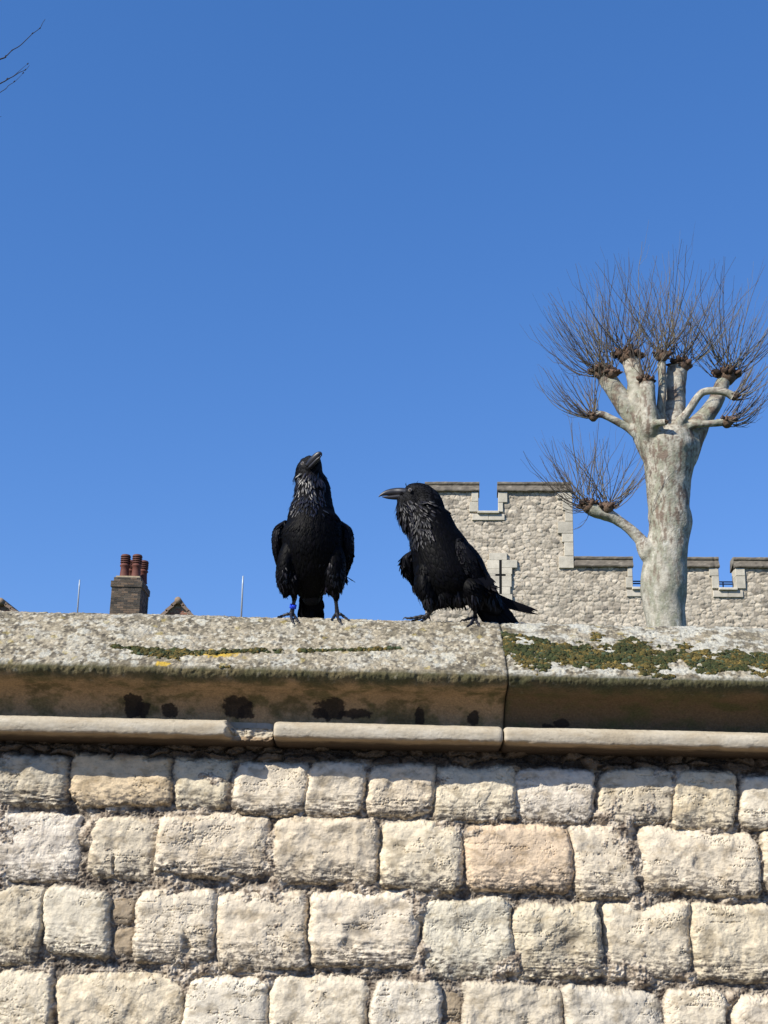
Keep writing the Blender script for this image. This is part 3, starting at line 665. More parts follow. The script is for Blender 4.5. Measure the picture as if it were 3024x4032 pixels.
def gable(px_, py_, pxl, pxr, pyb, name='gable'):
    p = hp(px_, py_); L = hp(pxl, pyb); Rr = hp(pxr, pyb); sl_ = (p[2]-L[2])/((Rr[0]-L[0])/2); apex = p[2]; X0 = p[0]
    hwid = 1.5; zb = apex-hwid*sl_
    mbx = MB()
    def clip(a, z): return (apex-.20-(zb+z)) > abs(a-hwid)*sl_*1.0
    brickface(mbx, (X0-hwid, HY+.02, zb), (1, 0, 0), None, 2*hwid, apex-zb-.1, [np.array([.27, .13, .09]), np.array([.20, .11, .08]), np.array([.30, .2, .14])], n_=(0, -1, 0), bl=.2, bh=.07)
    q = mbx
    mbx = MB(); 
    # keep only bricks under the verge
    for V_, C_ in zip(q.V, q.C):
        cx_, cz_ = V_[:, 0].mean(), V_[:, 2].max()
        if (apex-.10-cz_) > (abs(V_[:, 0]-X0).max()-.08)*sl_: mbx.add(V_, [[4, 5, 6, 7], [0, 1, 5, 4], [1, 2, 6, 5], [2, 3, 7, 6], [3, 0, 4, 7]], C_[0])
    mbx.add([[X0-hwid, HY+.018, zb], [X0+hwid, HY+.018, zb], [X0, HY+.018, apex-.06]], [[0, 1, 2]], (.33, .27, .21))
    mbx.box((X0-hwid, HY+.03, eave-.5), (X0+hwid, HY+.6, zb), BR)
    gb = mbx.build(name, M_BRICK, house, smooth=False)
    v = MB(); ln = 3.2
    for sg in (-1, 1):
        n_ = 9
        for k in range(n_):                                    # overlapping verge tiles
            t0, t1 = k/n_, (k+1.15)/n_; a = np.array([X0+sg*hwid*1.06*t0, apex-hwid*1.06*sl_*t0]); b = np.array([X0+sg*hwid*1.06*t1, apex-hwid*1.06*sl_*t1])
            nn = np.array([sg*sl_, 1.0]); nn /= np.linalg.norm(nn); th_ = .10
            a2, b2 = a+nn*.03, b+nn*.06; a3, b3 = a-nn*(th_-.03), b-nn*(th_-.06)
            P = [(a3[0], HY-.16, a3[1]), (b3[0], HY-.16, b3[1]), (b2[0], HY-.16, b2[1]), (a2[0], HY-.16, a2[1])]; P += [(p_[0], HY+ln, p_[2]) for p_ in P]
            v.add(P, [[0, 1, 2, 3], [3, 2, 6, 7], [0, 4, 5, 1], [4, 7, 6, 5], [1, 5, 6, 2], [0, 3, 7, 4]], np.array([.22, .16, .12])*random.uniform(.8, 1.2))
    v.build('verge', M_TILE, gb, smooth=False)
    v = MB(); v.tube([(X0, HY-.2+k*.4, apex-.03) for k in range(9)], .115, 10, (.26, .19, .13)); v.build('ridge_tile', M_TILE, gb)
gable(704, 2364, 648, 762, 2422); gable(8, 2368, -52, 66, 2407)
# chimney stack
px0, px1 = hp(437, 2350)[0], hp(553, 2350)[0]; cw = px1-px0; cdp = 1.45
zb_, z1_, z2_, z3_ = 8.8, hp(500, 2311)[2], hp(500, 2288)[2], hp(500, 2268)[2]
def stack(mbx, x0, x1, y0, y1, z0, z1, cols):
    mbx.box((x0+.001, y0+.001, z0), (x1-.001, y1-.001, z1), (.26, .24, .2))
    brickface(mbx, (x0, y0, z0), (1, 0, 0), None, x1-x0, z1-z0, cols, n_=(0, -1, 0)); brickface(mbx, (x1, y0, z0), (0, 1, 0), None, y1-y0, z1-z0, cols, n_=(1, 0, 0))
    brickface(mbx, (x0, y1, z0), (0, -1, 0), None, y1-y0, z1-z0, cols, n_=(-1, 0, 0))
cols = [np.array([.085, .068, .05]), np.array([.12, .09, .065]), np.array([.06, .05, .04]), np.array([.15, .105, .07])]
mb = MB(); YC = HY; stack(mb, px0, px1, YC, YC+cdp, zb_, z1_, cols); stack(mb, px0-.035, px1+.035, YC-.035, YC+cdp+.035, z1_, z2_, cols); stack(mb, px0+.04, px1-.04, YC+.04, YC+cdp-.04, z2_, z3_-.03, cols)
mb.box((px0+.09, YC+.09, z3_-.035), (px1-.09, YC+cdp-.09, z3_+.03), (.38, .31, .2))
chim = mb.build('chimney', M_BRICK, house, smooth=False)
def pot(x, y, zb0, h, rad):
    mbx = MB(); zz = [0, .02, .30*h, .46*h, .50*h, .53*h, .56*h, .60*h]; rr = [1.08, 1.0, .90, .86, 1.06, 1.08, .95, .93]
    mbx.tube([(x, y, zb0+a) for a in zz], np.array(rr)*rad, 16, (.125, .045, .032))
    n_ = 4
    for k in range(n_):
        z = zb0+h*(.63+.085*k); mbx.tube([(x, y, z-.001), (x, y, z+.014), (x, y, z+.045), (x, y, z+.05)], np.array([.90, 1.08, 1.0, .9])*rad, 16, (.105, .042, .032))
        for a in range(6):
            t = a*math.pi/3+.3; mbx.tube([(x+.82*rad*math.cos(t), y+.82*rad*math.sin(t), z-.04), (x+.82*rad*math.cos(t), y+.82*rad*math.sin(t), z+.05)], .018, 5, (.105, .042, .032), False)
    z = zb0+h*.95; mbx.tube([(x, y, z-.03), (x, y, z), (x, y, z+.035), (x, y, z+.055)], np.array([1.0, 1.0, .85, .45])*rad, 16, (.11, .045, .035))
    mbx.tube([(x, y, zb0+.5*h), (x, y, zb0+h*.93)], rad*.6, 10, (.012, .01, .01))
    mbx.build('chimney_pot', M_POT, chim)
ph = hp(490, 2175)[2]-z3_
for x_, y_, h_ in ((490, .33, ph), (536, .33, ph+.01), (512, 1.05, ph), (563, 1.05, ph)):
    y_ = YC+y_; p = hitY(x_, 2260, y_); pot(p[0], y_, z3_, h_ if y_ < YC+.6 else h_-.02, .165)
# two thin metal poles on the roof ridge
for x0_, x1_, y0_, y1_, rad, lab in ((314, 306, 2283, 2412, .027, 'thin pale metal pole standing between the left gable and the chimney'), (957, 951, 2268, 2422, .032, 'thin pale metal pole standing between the chimney and the left raven')):
    YP = HY+2.6; t_ = hitY(x0_, y0_, YP); b_ = np.array([t_[0], YP, ridge_z-.02]); po = empty('metal_pole', b_, lab, 'pole', 'metal poles on the house roof')
    b_[0] = hitY(x1_, y1_, YP)[0]
    mb = MB(); mb.tube([b_, b_+(t_-b_)*.85, t_], [rad, rad, rad*.8], 8); mb.build('rod', M_METAL, po)
    mb = MB(); mb.tube([b_+[0, 0, -.02], b_+[0, 0, .1]], rad*2, 8); mb.build('bracket', M_METAL, po)

def fuse(lofts, vox, it=12):
    mbx = MB()
    for V, F in lofts: mbx.add(V, F)
    o = mbx.build('tmp', M_BODY)
    m = o.modifiers.new('r', 'REMESH'); m.mode = 'VOXEL'; m.voxel_size = vox
    m = o.modifiers.new('s', 'SMOOTH'); m.iterations = it; m.factor = .5
    dg = bpy.context.evaluated_depsgraph_get(); dg.update(); me = bpy.data.meshes.new_from_object(o.evaluated_get(dg))
    V = np.zeros(len(me.vertices)*3, np.float32); me.vertices.foreach_get('co', V); V = V.reshape(-1, 3).astype(float)
    q = [tuple(p.vertices) for p in me.polygons]; F4 = np.array([x for x in q if len(x) == 4]); F3 = np.array([x for x in q if len(x) == 3]).reshape(-1, 3)
    bpy.data.objects.remove(o); bpy.data.meshes.remove(me)
    Fs = [F4] + ([F3] if len(F3) else [])
    return V, Fs
# ------------------------------------------------------------------ pollarded plane tree
TY = CAM[1]+18.2; TS = lambda p: F_PX/((p-CAM)@Fw)
def tp(x, y, dy=0.0): return hitY(x, y, TY+dy)
tb = tp(2625, 2470); tree = empty('plane_tree', (tb[0]+.05, TY, 0), 'pollarded plane tree with mottled trunk and bare twig sprays in front of the castle wall', 'tree')
def bark(P, seed):
    u = np.arctan2(P[:, 1]-TY, P[:, 0]-tb[0])*1.2; z = P[:, 2]; x = P[:, 0]
    c = np.tile([.345, .325, .255], (len(P), 1)); up = sstep(5.6, 7.2, z)
    n1 = fbm(x*3.1+u, z*2.6, seed, 4, .6); n2 = fbm(x*9+u*3, z*8, seed+3, 4, .6)
    c = mix(c, [.26, .26, .19], sstep(-.02, .12, n1)*.85); c = mix(c, [.44, .41, .33], sstep(.05, .18, -n1)*.9)
    q0 = fbm(x*7+u*3, z*8, seed+23, 5, .7); c = mix(c, [.13, .095, .07], sstep(.18, .26, q0)*(.30+.4*up)); c = mix(c, [.46, .44, .37], sstep(.16, .24, -q0)*.6)
    q1 = fbm(x*5+u*2, z*3.2, seed+11, 5, .65); c = mix(c, [.16, .115, .085], sstep(.20, .28, q1+.10*up)*(.55+.35*up))
    q2 = fbm(x*6+u*2, z*4, seed+19, 5, .6); c = mix(c, [.55, .54, .46], sstep(.36, .42, q2)*.8)
    c = mix(c, [.17, .125, .095], sstep(.08, .3, fbm(x*11+u*4, z*13, seed+31, 5, .7))*(.15+.6*up)*.9)
    return c
def limb(mbx, pts, k=6, n=20, lump=.06, seed=0):
    """pts: (px, py, dy metres, diameter px)"""
    Q = catmull(np.array([list(tp(a, b, c))+[dd/2/TS(tp(a, b, c))] for a, b, c, dd in pts]), k)
    P, rad = Q[:, :3], Q[:, 3]; m = len(P)
    T = np.gradient(P, axis=0); T /= np.linalg.norm(T, axis=1)[:, None]; A = np.cross(T, [0, 1., 0]); A /= np.linalg.norm(A, axis=1)[:, None]; B = np.cross(T, A)
    th = np.arange(n)*2*math.pi/n; ii, tt = np.meshgrid(np.arange(m), th, indexing='ij')
    rr = rad[:, None]*(1+lump*fbm(np.cos(tt)*1.3+seed, np.sin(tt)*1.3+ii*.16, seed, 3)*2+.02*fbm(tt*3, ii*.5, seed+1, 3))
    V = P[:, None]+rr[..., None]*(np.cos(tt)[..., None]*A[:, None]+np.sin(tt)[..., None]*B[:, None]); V = V.reshape(-1, 3)
    i = np.arange(m-1)[:, None]; j = np.arange(n)[None]; j2 = (j+1) % n
    F = np.stack([i*n+j, i*n+j2, (i+1)*n+j2, (i+1)*n+j], -1).reshape(-1, 4)[:, ::-1]
    V = np.vstack([V, P[-1], P[0]]); f1 = np.array([[m*n, (m-1)*n+(q+1) % n, (m-1)*n+q] for q in range(n)]+[[m*n+1, q, (q+1) % n] for q in range(n)])[:, ::-1]
    mbx.add(V, [F, f1], bark(V, 41)); return P
def tl(pts, lump, seed, n=28):
    m_ = MB(); limb(m_, pts, 8, n, lump, seed); return m_.V[0], [m_.F[4][0], m_.F[3][0]]
heads = {}
limbs = [ # name, points, head centre (px,py,dy), size
 ('a', [(2560, 1700, 0, 118), (2500, 1640, .0, 92), (2455, 1580, .0, 80), (2410, 1520, .05, 72), (2385, 1480, .05, 66)], (2374, 1465, .05, 62)),
 ('b', [(2565, 1700, -.08, 105), (2530, 1610, -.1, 98), (2518, 1550, -.1, 92), (2505, 1490, -.08, 74), (2480, 1420, 0, 62)], (2470, 1403, 0, 66)),
 ('b2', [(2560, 1680, -.25, 66), (2552, 1600, -.28, 64), (2548, 1530, -.25, 62), (2545, 1508, -.25, 56)], (2543, 1500, -.25, 44)),
 ('c', [(2600, 1690, -.1, 42), (2602, 1610, -.15, 34), (2608, 1520, -.15, 32), (2605, 1430, -.1, 34)], (2606, 1402, -.1, 46)),
 ('d', [(2650, 1700, .1, 104), (2655, 1600, .1, 88), (2660, 1520, .1, 82), (2668, 1450, .1, 80)], (2682, 1440, .05, 60)),
 ('e', [(2672, 1668, -.25, 38), (2710, 1620, -.3, 32), (2750, 1560, -.35, 30), (2785, 1540, -.4, 30), (2850, 1543, -.45, 30), (2886, 1560, -.45, 34)], (2890, 1560, -.45, 30)),
 ('f', [(2715, 1710, .1, 84), (2775, 1640, .15, 70), (2815, 1585, .18, 62), (2838, 1530, .2, 58), (2850, 1500, .2, 54)], (2862, 1480, .2, 66)),
 ('g', [(2660, 1688, -.2, 36), (2740, 1672, -.28, 28), (2800, 1668, -.3, 27), (2850, 1662, -.3, 30)], (2862, 1660, -.3, 44)),
 ('h', [(2520, 1712, -.05, 46), (2470, 1682, -.05, 33), (2420, 1655, -.05, 28), (2370, 1632, -.05, 28), (2345, 1634, -.05, 28)], (2336, 1640, -.05, 34)),
 ('i', [(2570, 1670, -.35, 30), (2600, 1665, -.45, 28), (2622, 1662, -.5, 26)], (2622, 1662, -.5, 16)),
 ('j', [(2552, 2170, -.05, 70), (2520, 2125, -.05, 48), (2478, 2082, -.05, 42), (2440, 2055, -.05, 40), (2400, 2030, -.05, 50), (2345, 2012, -.05, 56), (2322, 2003, -.05, 50)], (2318, 1992, -.05, 52)),
]
def knuckle(cx, cy, dy, size, seed, parent):  # size in px
    """burr of old cuts at a pollard head: a lumpy core ringed with stubs"""
    p = tp(cx, cy, dy); r_ = size*.70/TS(p); rk = np.random.default_rng(seed); mbx = MB()
    n_ = int(26+size*.6)
    for k in range(n_):
        v = rk.standard_normal(3); v /= np.linalg.norm(v); v[2] = abs(v[2])*.9-.15; q = p+v*r_*rk.uniform(.25, .85)*np.array([1.25, 1, .8]); e = q+v*r_*rk.uniform(.25, .6)+np.array([0, 0, r_*.12]); s_ = r_*rk.uniform(.10, .28)
        mbx.tube([q-v*s_, q, (q+e)/2, e], [s_*.6, s_*1.15, s_*rk.uniform(.8, 1.1), s_*.35], 7, np.array([.10, .062, .042])*rk.uniform(.3, 1.6))
    mbx.tube([p-[0, 0, r_*.8], p-[0, 0, r_*.3], p+[0, 0, r_*.3], p+[0, 0, r_*.55]], [r_*.35, r_*.8, r_*.7, r_*.3], 12, (.13, .085, .055))
    mbx.build('pollard_knuckle', M_BARK, parent); return p, r_
tparts = [tl([(2655, 3760, 0, 205), (2640, 3300, 0, 180), (2630, 2800, 0, 165), (2624, 2480, 0, 156), (2614, 2380, 0, 166), (2613, 2310, 0, 183), (2620, 2200, 0, 168), (2634, 2110, 0, 160), (2639, 2050, 0, 170), (2633, 1990, 0, 163), (2631, 1900, 0, 176), (2636, 1800, 0, 205), (2638, 1755, 0, 215), (2630, 1715, 0, 180), (2625, 1690, 0, 110)], .030, 3, 40),
          tl([(2625, 1860, 0, 120), (2590, 1780, 0, 136), (2570, 1712, 0, 150), (2550, 1650, .02, 132), (2535, 1605, 0, 90)], .08, 5), tl([(2665, 1850, 0, 110), (2694, 1790, 0, 116), (2722, 1725, 0, 100), (2760, 1660, .1, 80)], .08, 6)]
for nm, pts, hd in limbs:
    q = pts[:3] if nm not in 'ghecij' else pts[:2]; q = [((3*q[0][0]-q[1][0])/2, (3*q[0][1]-q[1][1])/2, q[0][2]*.5, q[0][3]*1.1), (q[0][0], q[0][1], q[0][2], q[0][3]*1.18)] + q[1:]; tparts.append(tl(q, .05, 9, 18))
tV, tF = fuse(tparts, .022, 5); build('trunk', tV, tF, M_BARK, tree, bark(tV, 41))
for k, (nm, pts, hd) in enumerate(limbs):
    mb = MB(); limb(mb, pts, 7, 18, .07, 60+k)
    lo = mb.build('limb', M_BARK, tree); heads[nm] = knuckle(*hd, 300+k, lo)+(lo,)
heads['j2'] = knuckle(2388, 2000, -.1, 48, 390, heads['j'][2])+(heads['j'][2],)
heads['a2'] = knuckle(2405, 1470, -.05, 44, 391, heads['a'][2])+(heads['a'][2],)
def spray(nm, n_, L, a0, a1, seed, rbase=.0085, lift=1.0):
    n_ = int(n_*.88); rbase = min(rbase, .0078); L *= 1.07
    """fan of yearly shoots: angle in the picture plane from upright (negative is left), curving upwards, with short side twigs and buds"""
    p, r_, par = heads[nm]; rk = np.random.default_rng(seed); mbx = MB()
    for k in range(n_):
        t = a0-.12+(a1-a0+.24)*rk.random(); az = rk.normal(0, .42); ln = L*rk.uniform(.45, 1.08)*(1-.18*abs(t)/1.7)
        d = np.array([math.sin(t)*math.cos(az), math.sin(az)*.8, math.cos(t)]); d /= np.linalg.norm(d)
        q = p+d*r_*.6+rk.normal(0, 1, 3)*r_*np.array([.55, .4, .3]); P = [q.copy()]; ns = 9; wob = rk.normal(0, .075, (ns, 3)); dd = d.copy()
        for s_ in range(ns):
            dd = dd+np.array([0, 0, (.12+.12*s_/ns)*lift*max(0, 1-dd[2])*2.0])+wob[s_]; dd /= np.linalg.norm(dd); q = q+dd*ln/ns; P.append(q.copy())
        P = np.array(P); rb = rbase*rk.uniform(.6, 1.15); rad = rb*np.linspace(1, .30, len(P))
        c = np.array([.112, .092, .072])*rk.uniform(.55, 1.3) if rk.random() > .22 else np.array([.19, .17, .12])
        mbx.tube(P, rad, 4, c, False)
        for q_ in range(rk.integers(1, 5)):
            i = rk.integers(2, 8); base = P[i]; dv = (P[i+1]-P[i]); dv /= np.linalg.norm(dv); sd = rk.normal(0, 1, 3); sd -= sd@dv*dv; sd /= np.linalg.norm(sd)
            l2 = ln*rk.uniform(.12, .42); e1 = base+(dv+sd*.55)*l2*.5; e2 = e1+(dv*1.0+sd*.12+[0, 0, .25])*l2*.5
            mbx.tube([base, e1, e2], [rad[i]*.62, rad[i]*.5, rad[i]*.3], 3, c, False)
    mbx.build('twig_spray', M_TWIG, par)
spray('a', 56, 1.36, -1.6, .25, 1); spray('a2', 26, 1.5, -.9, .3, 2); spray('b', 50, 1.62, -1.1, .8, 3); spray('b2', 30, 1.15, -.6, .55, 4, .009)
spray('c', 44, 1.6, -.95, .85, 5); spray('d', 46, 1.62, -.6, 1.15, 6); spray('e', 24, 1.0, .2, 1.7, 7, .009); spray('f', 74, 1.55, -1.1, 1.2, 8); spray('g', 34, 1.05, .6, 1.9, 9, .009)
spray('h', 44, 1.15, -1.95, .2, 10, .009); spray('j', 40, 1.28, -1.5, .5, 11, .0095); spray('j2', 36, 1.25, -.5, 1.4, 12, .0095); spray('j', 14, .6, -2.6, -1.2, 13, .006, .3)

# ------------------------------------------------------------------ leafless tree whose twigs reach in at the top left
OY = CAM[1]+9
op = lambda x, y, dy=0: hitY(x, y, OY+dy)
ob = op(-1500, 2200); bt = empty('bare_tree', (ob[0], OY, 0), 'leafless tree whose thin dark twigs enter the sky at top left', 'tree')
mb = MB(); mb.tube(catmull([(ob[0]+.1, OY, 0), (ob[0], OY, 2), (ob[0]+.1, OY, 4.2), (ob[0]-.05, OY, 6.5), (ob[0]+.1, OY, 8.2)], 5), np.linspace(.16, .03, 21), 12, (.09, .07, .05)); btt = mb.build('trunk', M_TWIG, bt)
def twig(pts, r0, r1, z0, buds=()):
    q = [op(a, b) for a, b in pts]; s = np.array([ob[0]+.05, OY, z0]); m_ = (s+q[0])/2+np.array([0, 0, .25])
    P = np.vstack([[s], [m_], q]); Pc = catmull(P, 4); rad = np.interp(np.linspace(0, 1, len(Pc)), [0, .35, 1], [r0*3.5, r0*1.2, r1]); mbx = MB(); mbx.tube(Pc, rad, 6, (.035, .026, .022))
    for b in buds:
        c = op(*b); mbx.tube([c-[.006, 0, .003], c+[.002, 0, .004], c+[.004, 0, .012]], [.004, .0055, .002], 5, (.035, .026, .022))
    mbx.build('branch', M_TWIG, bt)
twig([(-220, 300), (0, 233), (23, 222), (48, 198), (77, 181), (106, 154), (128, 133), (157, 111), (167, 92), (178, 75)], .0036, .0018, 6.0, [(22, 221), (47, 199), (128, 132), (157, 112)])
twig([(-200, 420), (0, 329), (29, 312), (52, 301), (77, 285), (100, 275), (116, 258)], .0042, .0014, 5.6, [(28, 311), (99, 276), (4, 328)])
twig([(-190, 410), (0, 328), (50, 301), (70, 285), (89, 268), (109, 252)], .0026, .0012, 5.5, [(109, 252)])
twig([(-200, 470), (0, 364), (33, 337), (57, 322), (75, 305), (92, 288)], .0026, .0011, 5.3, [(56, 322), (91, 288)])
twig([(-200, 520), (-20, 466), (5, 458)], .0026, .0012, 5.0)

# ------------------------------------------------------------------ the two ravens
RY = .125
def rp(x, y, dy=0.0): return hitY(x, y, RY+dy)
def loft(pts, k=5, n=24, ax=None):
    """pts (px, py, dy m, half width px, half depth m) -> closed elliptical loft, rings across the path in the upright plane"""
    Q = catmull(np.array([list(rp(a, b, c))+[w_/(F_PX/((rp(a, b, c)-CAM)@Fw)), d_] for a, b, c, w_, d_ in pts]), k)
    P, ra, rb = Q[:, :3], np.maximum(Q[:, 3], .0008), np.maximum(Q[:, 4], .0008); m = len(P)
    T = np.gradient(P, axis=0); T[:, 1] *= .3; T /= np.linalg.norm(T, axis=1)[:, None]
    A = np.cross(T, [0, 1., 0]); A /= np.linalg.norm(A, axis=1)[:, None]; B = np.cross(T, A)
    th = np.arange(n)*2*math.pi/n
    V = (P[:, None]+ra[:, None, None]*np.cos(th)[None, :, None]*A[:, None]+rb[:, None, None]*np.sin(th)[None, :, None]*B[:, None])
    # rounded ends
    def end(i, sg):
        o = []
        for s_ in (.35, .62, .85):
            f = math.sqrt(1-s_*s_); c = P[i]+sg*T[i]*min(ra[i], rb[i])*s_
            o.append(c+f*(V[i]-P[i]))
        return o
    st = end(0, -1)[::-1]; en = end(m-1, 1)
    V = np.array(st+list(V)+en); m2 = len(V)
    i = np.arange(m2-1)[:, None]; j = np.arange(n)[None]; j2 = (j+1) % n
    F = np.stack([i*n+j, i*n+j2, (i+1)*n+j2, (i+1)*n+j], -1).reshape(-1, 4)
    V = V.reshape(-1, 3); c0 = P[0]-T[0]*min(ra[0], rb[0]); c1 = P[-1]+T[-1]*min(ra[-1], rb[-1]); V = np.vstack([V, c0, c1]); kk = len(V)-2
    f0 = np.array([[kk, (q+1) % n, q] for q in range(n)]); f1 = np.array([[kk+1, (m2-1)*n+q, (m2-1)*n+(q+1) % n] for q in range(n)])
    return V, [F[:, ::-1], f0[:, ::-1], f1[:, ::-1]]
def tris(Fs): return np.vstack([np.vstack([f[:, :3], f[:, [0, 2, 3]]]) if f.shape[1] == 4 else f for f in Fs])
def plume(mbx, V, Fs, N, flow, size, seed, lift=.10, keep=None, col=(.0018, .0018, .0026), jit=.18, face=None, flip=1, hue=.35):
    rk = np.random.default_rng(seed); Tt = tris(Fs); a, b, c = V[Tt[:, 0]], V[Tt[:, 1]], V[Tt[:, 2]]
    nr = np.cross(b-a, c-a); ar = np.linalg.norm(nr, axis=1); ar[ar == 0] = 1e-12; nr = nr/ar[:, None]*flip
    i = rk.choice(len(Tt), N, p=ar/ar.sum()); u, v = rk.random(N), rk.random(N); sw = u+v > 1; u[sw], v[sw] = 1-u[sw], 1-v[sw]
    P = a[i]+(b-a)[i]*u[:, None]+(c-a)[i]*v[:, None]; Nn = nr[i]
    k = np.ones(N, bool) if keep is None else keep(P)
    P, Nn = P[k], Nn[k]; n = len(P)
    t = flow(P)+rk.normal(0, jit, (n, 3)); t -= (t*Nn).sum(1)[:, None]*Nn; g_ = np.linalg.norm(t, axis=1) > .45; P, Nn, t, n = P[g_], Nn[g_], t[g_], int(g_.sum()); t /= np.linalg.norm(t, axis=1)[:, None]+1e-9
    L, W_ = size(P); L = L*rk.uniform(.75, 1.25, n); W_ = W_*rk.uniform(.75, 1.2, n); s_ = np.cross(Nn, t)
    lf = lift*rk.uniform(.3, 1.7, n)
    rows_ = [(0, .45, -.06), (.35, 1, .05), (.72, .85, .10), (1, .10, .07)]
    G = []
    for (q, wq, hq) in rows_:
        cen = P+t*(L*q)[:, None]+Nn*(L*(lf*q+hq*.35))[:, None]
        for sd in (-1, 0, 1): G.append(cen+s_*(sd*wq*W_*.5)[:, None]+Nn*((.14*W_ if sd == 0 else 0*W_))[:, None])
    G = np.stack(G, 1)
    Fq = np.array([[r_*3+q, r_*3+q+1, (r_+1)*3+q+1, (r_+1)*3+q] for r_ in range(3) for q in range(2)])
    Cc = np.array(col)*rk.uniform(.5, 1.6, (n, 1))*(1+hue*rk.normal(0, .25, (n, 3))); Cc = np.clip(Cc, .002, 1)
    mbx.add(G.reshape(-1, 3), (Fq[None]+(np.arange(n)*12)[:, None, None]).reshape(-1, 4), np.repeat(Cc, 12, 0))
def blade(mbx, pts, w0, w1, dy, seed, col=(.004, .004, .0055)):
    """long flight feather: shaft ridge, slight camber, rounded tip; pts in px"""
    Q = catmull(np.array([rp(a, b, dy) for a, b in pts]), 5); m = len(Q); T = np.gradient(Q, axis=0); T /= np.linalg.norm(T, axis=1)[:, None]
    A = np.cross(T, [0, 1., 0]); A /= np.linalg.norm(A, axis=1)[:, None]; s_ = np.linspace(0, 1, m)
    W_ = (w0+(w1-w0)*s_)*np.where(s_ > .82, np.sqrt(np.clip(1-((s_-.82)/.18)**2, .03, 1)), 1)
    G = np.stack([Q-A*W_[:, None]*.42, Q-A*W_[:, None]*.0+[0, -.0015, 0], Q+A*W_[:, None]*.58], 1); G2 = G+[0, .0012, 0]
    V = np.concatenate([G.reshape(-1, 3), G2.reshape(-1, 3)]); F = gridF(m, 3); mbx.add(V, np.vstack([F, F[:, ::-1]+m*3]), col)
def toe(mbx, pts, r0, seed=0):
    """pts: world points ankle -> knuckles -> tip; scutes as slight swellings, then a hooked claw"""
    P = catmull(np.array(pts), 6); m = len(P); s_ = np.linspace(0, 1, m); rad = r0*(1-.35*s_)*(1+.16*np.sin(s_*26)); mbx.tube(P, rad, 9, (1, 1, 1))
    d = P[-1]-P[-3]; d /= np.linalg.norm(d); e = P[-1]; c = [e-d*.002, e+d*.005+[0, 0, .003], e+d*.011+[0, 0, .0005], e+d*.014-[0, 0, .006]]
    mbx.tube(catmull(c, 3), np.linspace(r0*.62, .0006, 10), 7)
def eye(x, y, dy, r_px, parent, look):
    p = rp(x, y, dy); r_ = r_px/(F_PX/((p-CAM)@Fw)); look = np.array(look, float); look /= np.linalg.norm(look)
    def sph(c, r_, m_, nm, par):
        mbx = MB(); n = 16; ph_ = np.linspace(0, math.pi, 10); mbx.tube([c+np.array([0, 0, 1.])*r_*math.cos(a) for a in ph_], [max(r_*math.sin(a), 1e-5) for a in ph_], n); return mbx.build(nm, m_, par)
    lid = MB(); A = np.cross(look, [0, 0, 1.]); A /= np.linalg.norm(A); B = np.cross(look, A)
    th = np.linspace(0, 2*math.pi, 18); lid.tube([p+look*r_*.25+(A*math.cos(a)+B*math.sin(a))*r_*1.02 for a in th], r_*.17, 6, None, False)
    e = sph(p, r_, M_IRIS, 'eye', parent); sph(p+look*r_*.52, r_*.60, M_PUPIL, 'pupil', e); lid.build('eyelid', M_LID, e)
def coat(parent, parts, vox=.0036):
    V, Fs = fuse(parts, vox); build('body', V, Fs, M_BODY, parent); return V, Fs

# ---- raven looking up, seen from the front
A1 = lambda x, y: (1000+x/2.764, 1700+y/2.764)
def L1(pts): return [(*A1(x, y), dy, w_/2.764, d_) for x, y, dy, w_, d_ in pts]
base = on_coping(*A1(650, 2045)); rv = empty('raven', (base[0], base[1], base[2]), 'black raven facing us with its bill raised and a blue ring on one leg', 'raven', 'ravens on the wall')
body = [loft(L1([(606, 322, -.015, 66, .028), (612, 350, -.010, 112, .038), (612, 400, -.005, 132, .044), (602, 460, .0, 150, .047), (615, 530, .0, 165, .049), (634, 610, .0, 186, .052), (640, 720, .0, 200, .055), (636, 800, -.003, 222, .062), (632, 900, -.006, 250, .072), (640, 1000, -.01, 290, .082), (640, 1100, -.01, 316, .09), (640, 1250, -.005, 322, .094), (638, 1400, .005, 310, .09), (628, 1550, .02, 280, .084), (622, 1660, .03, 215, .066), (622, 1740, .04, 160, .05), (625, 1800, .05, 105, .032)])),
        loft(L1([(556, 335, -.005, 54, .03), (545, 400, .01, 84, .038), (540, 500, .01, 96, .042)])), loft(L1([(700, 300, -.025, 26, .018), (690, 360, -.02, 50, .028), (680, 440, -.01, 66, .036), (690, 540, .0, 80, .04)])),
        loft(L1([(410, 1180, -.0, 76, .055), (385, 1330, -.006, 96, .060), (356, 1480, -.012, 98, .056), (345, 1600, -.016, 90, .046), (345, 1690, -.018, 68, .030), (350, 1740, -.02, 38, .016)])),
        loft(L1([(865, 1180, -.0, 80, .055), (872, 1330, -.006, 104, .060), (868, 1480, -.012, 116, .056), (866, 1600, -.016, 116, .046), (872, 1700, -.018, 94, .030), (888, 1755, -.02, 46, .016)])),
        loft(L1([(440, 1600, -.02, 70, .03), (436, 1700, -.015, 52, .022), (438, 1780, -.01, 30, .012), (438, 1825, -.01, 18, .007)])),
        loft(L1([(860, 1620, -.02, 70, .03), (880, 1720, -.015, 50, .022), (885, 1790, -.01, 32, .012), (888, 1835, -.01, 18, .007)]))]
V, Fs = coat(rv, body)
def z1(P):
    D = P-CAM; f = D@Fw; x = W_PX/2+F_PX*(D@Rt)/f; y = H_PX/2-F_PX*(D@Up)/f; return (x-1000)*2.764, (y-1700)*2.764
def flow1(P):
    x, y = z1(P); t = np.stack([(x-640)*.0006, .1+0*x, -1+0*x], -1); h = sstep(520, 380, y)[:, None]
    return t*(1-h)+np.array([-.75, .3, -.75])*h
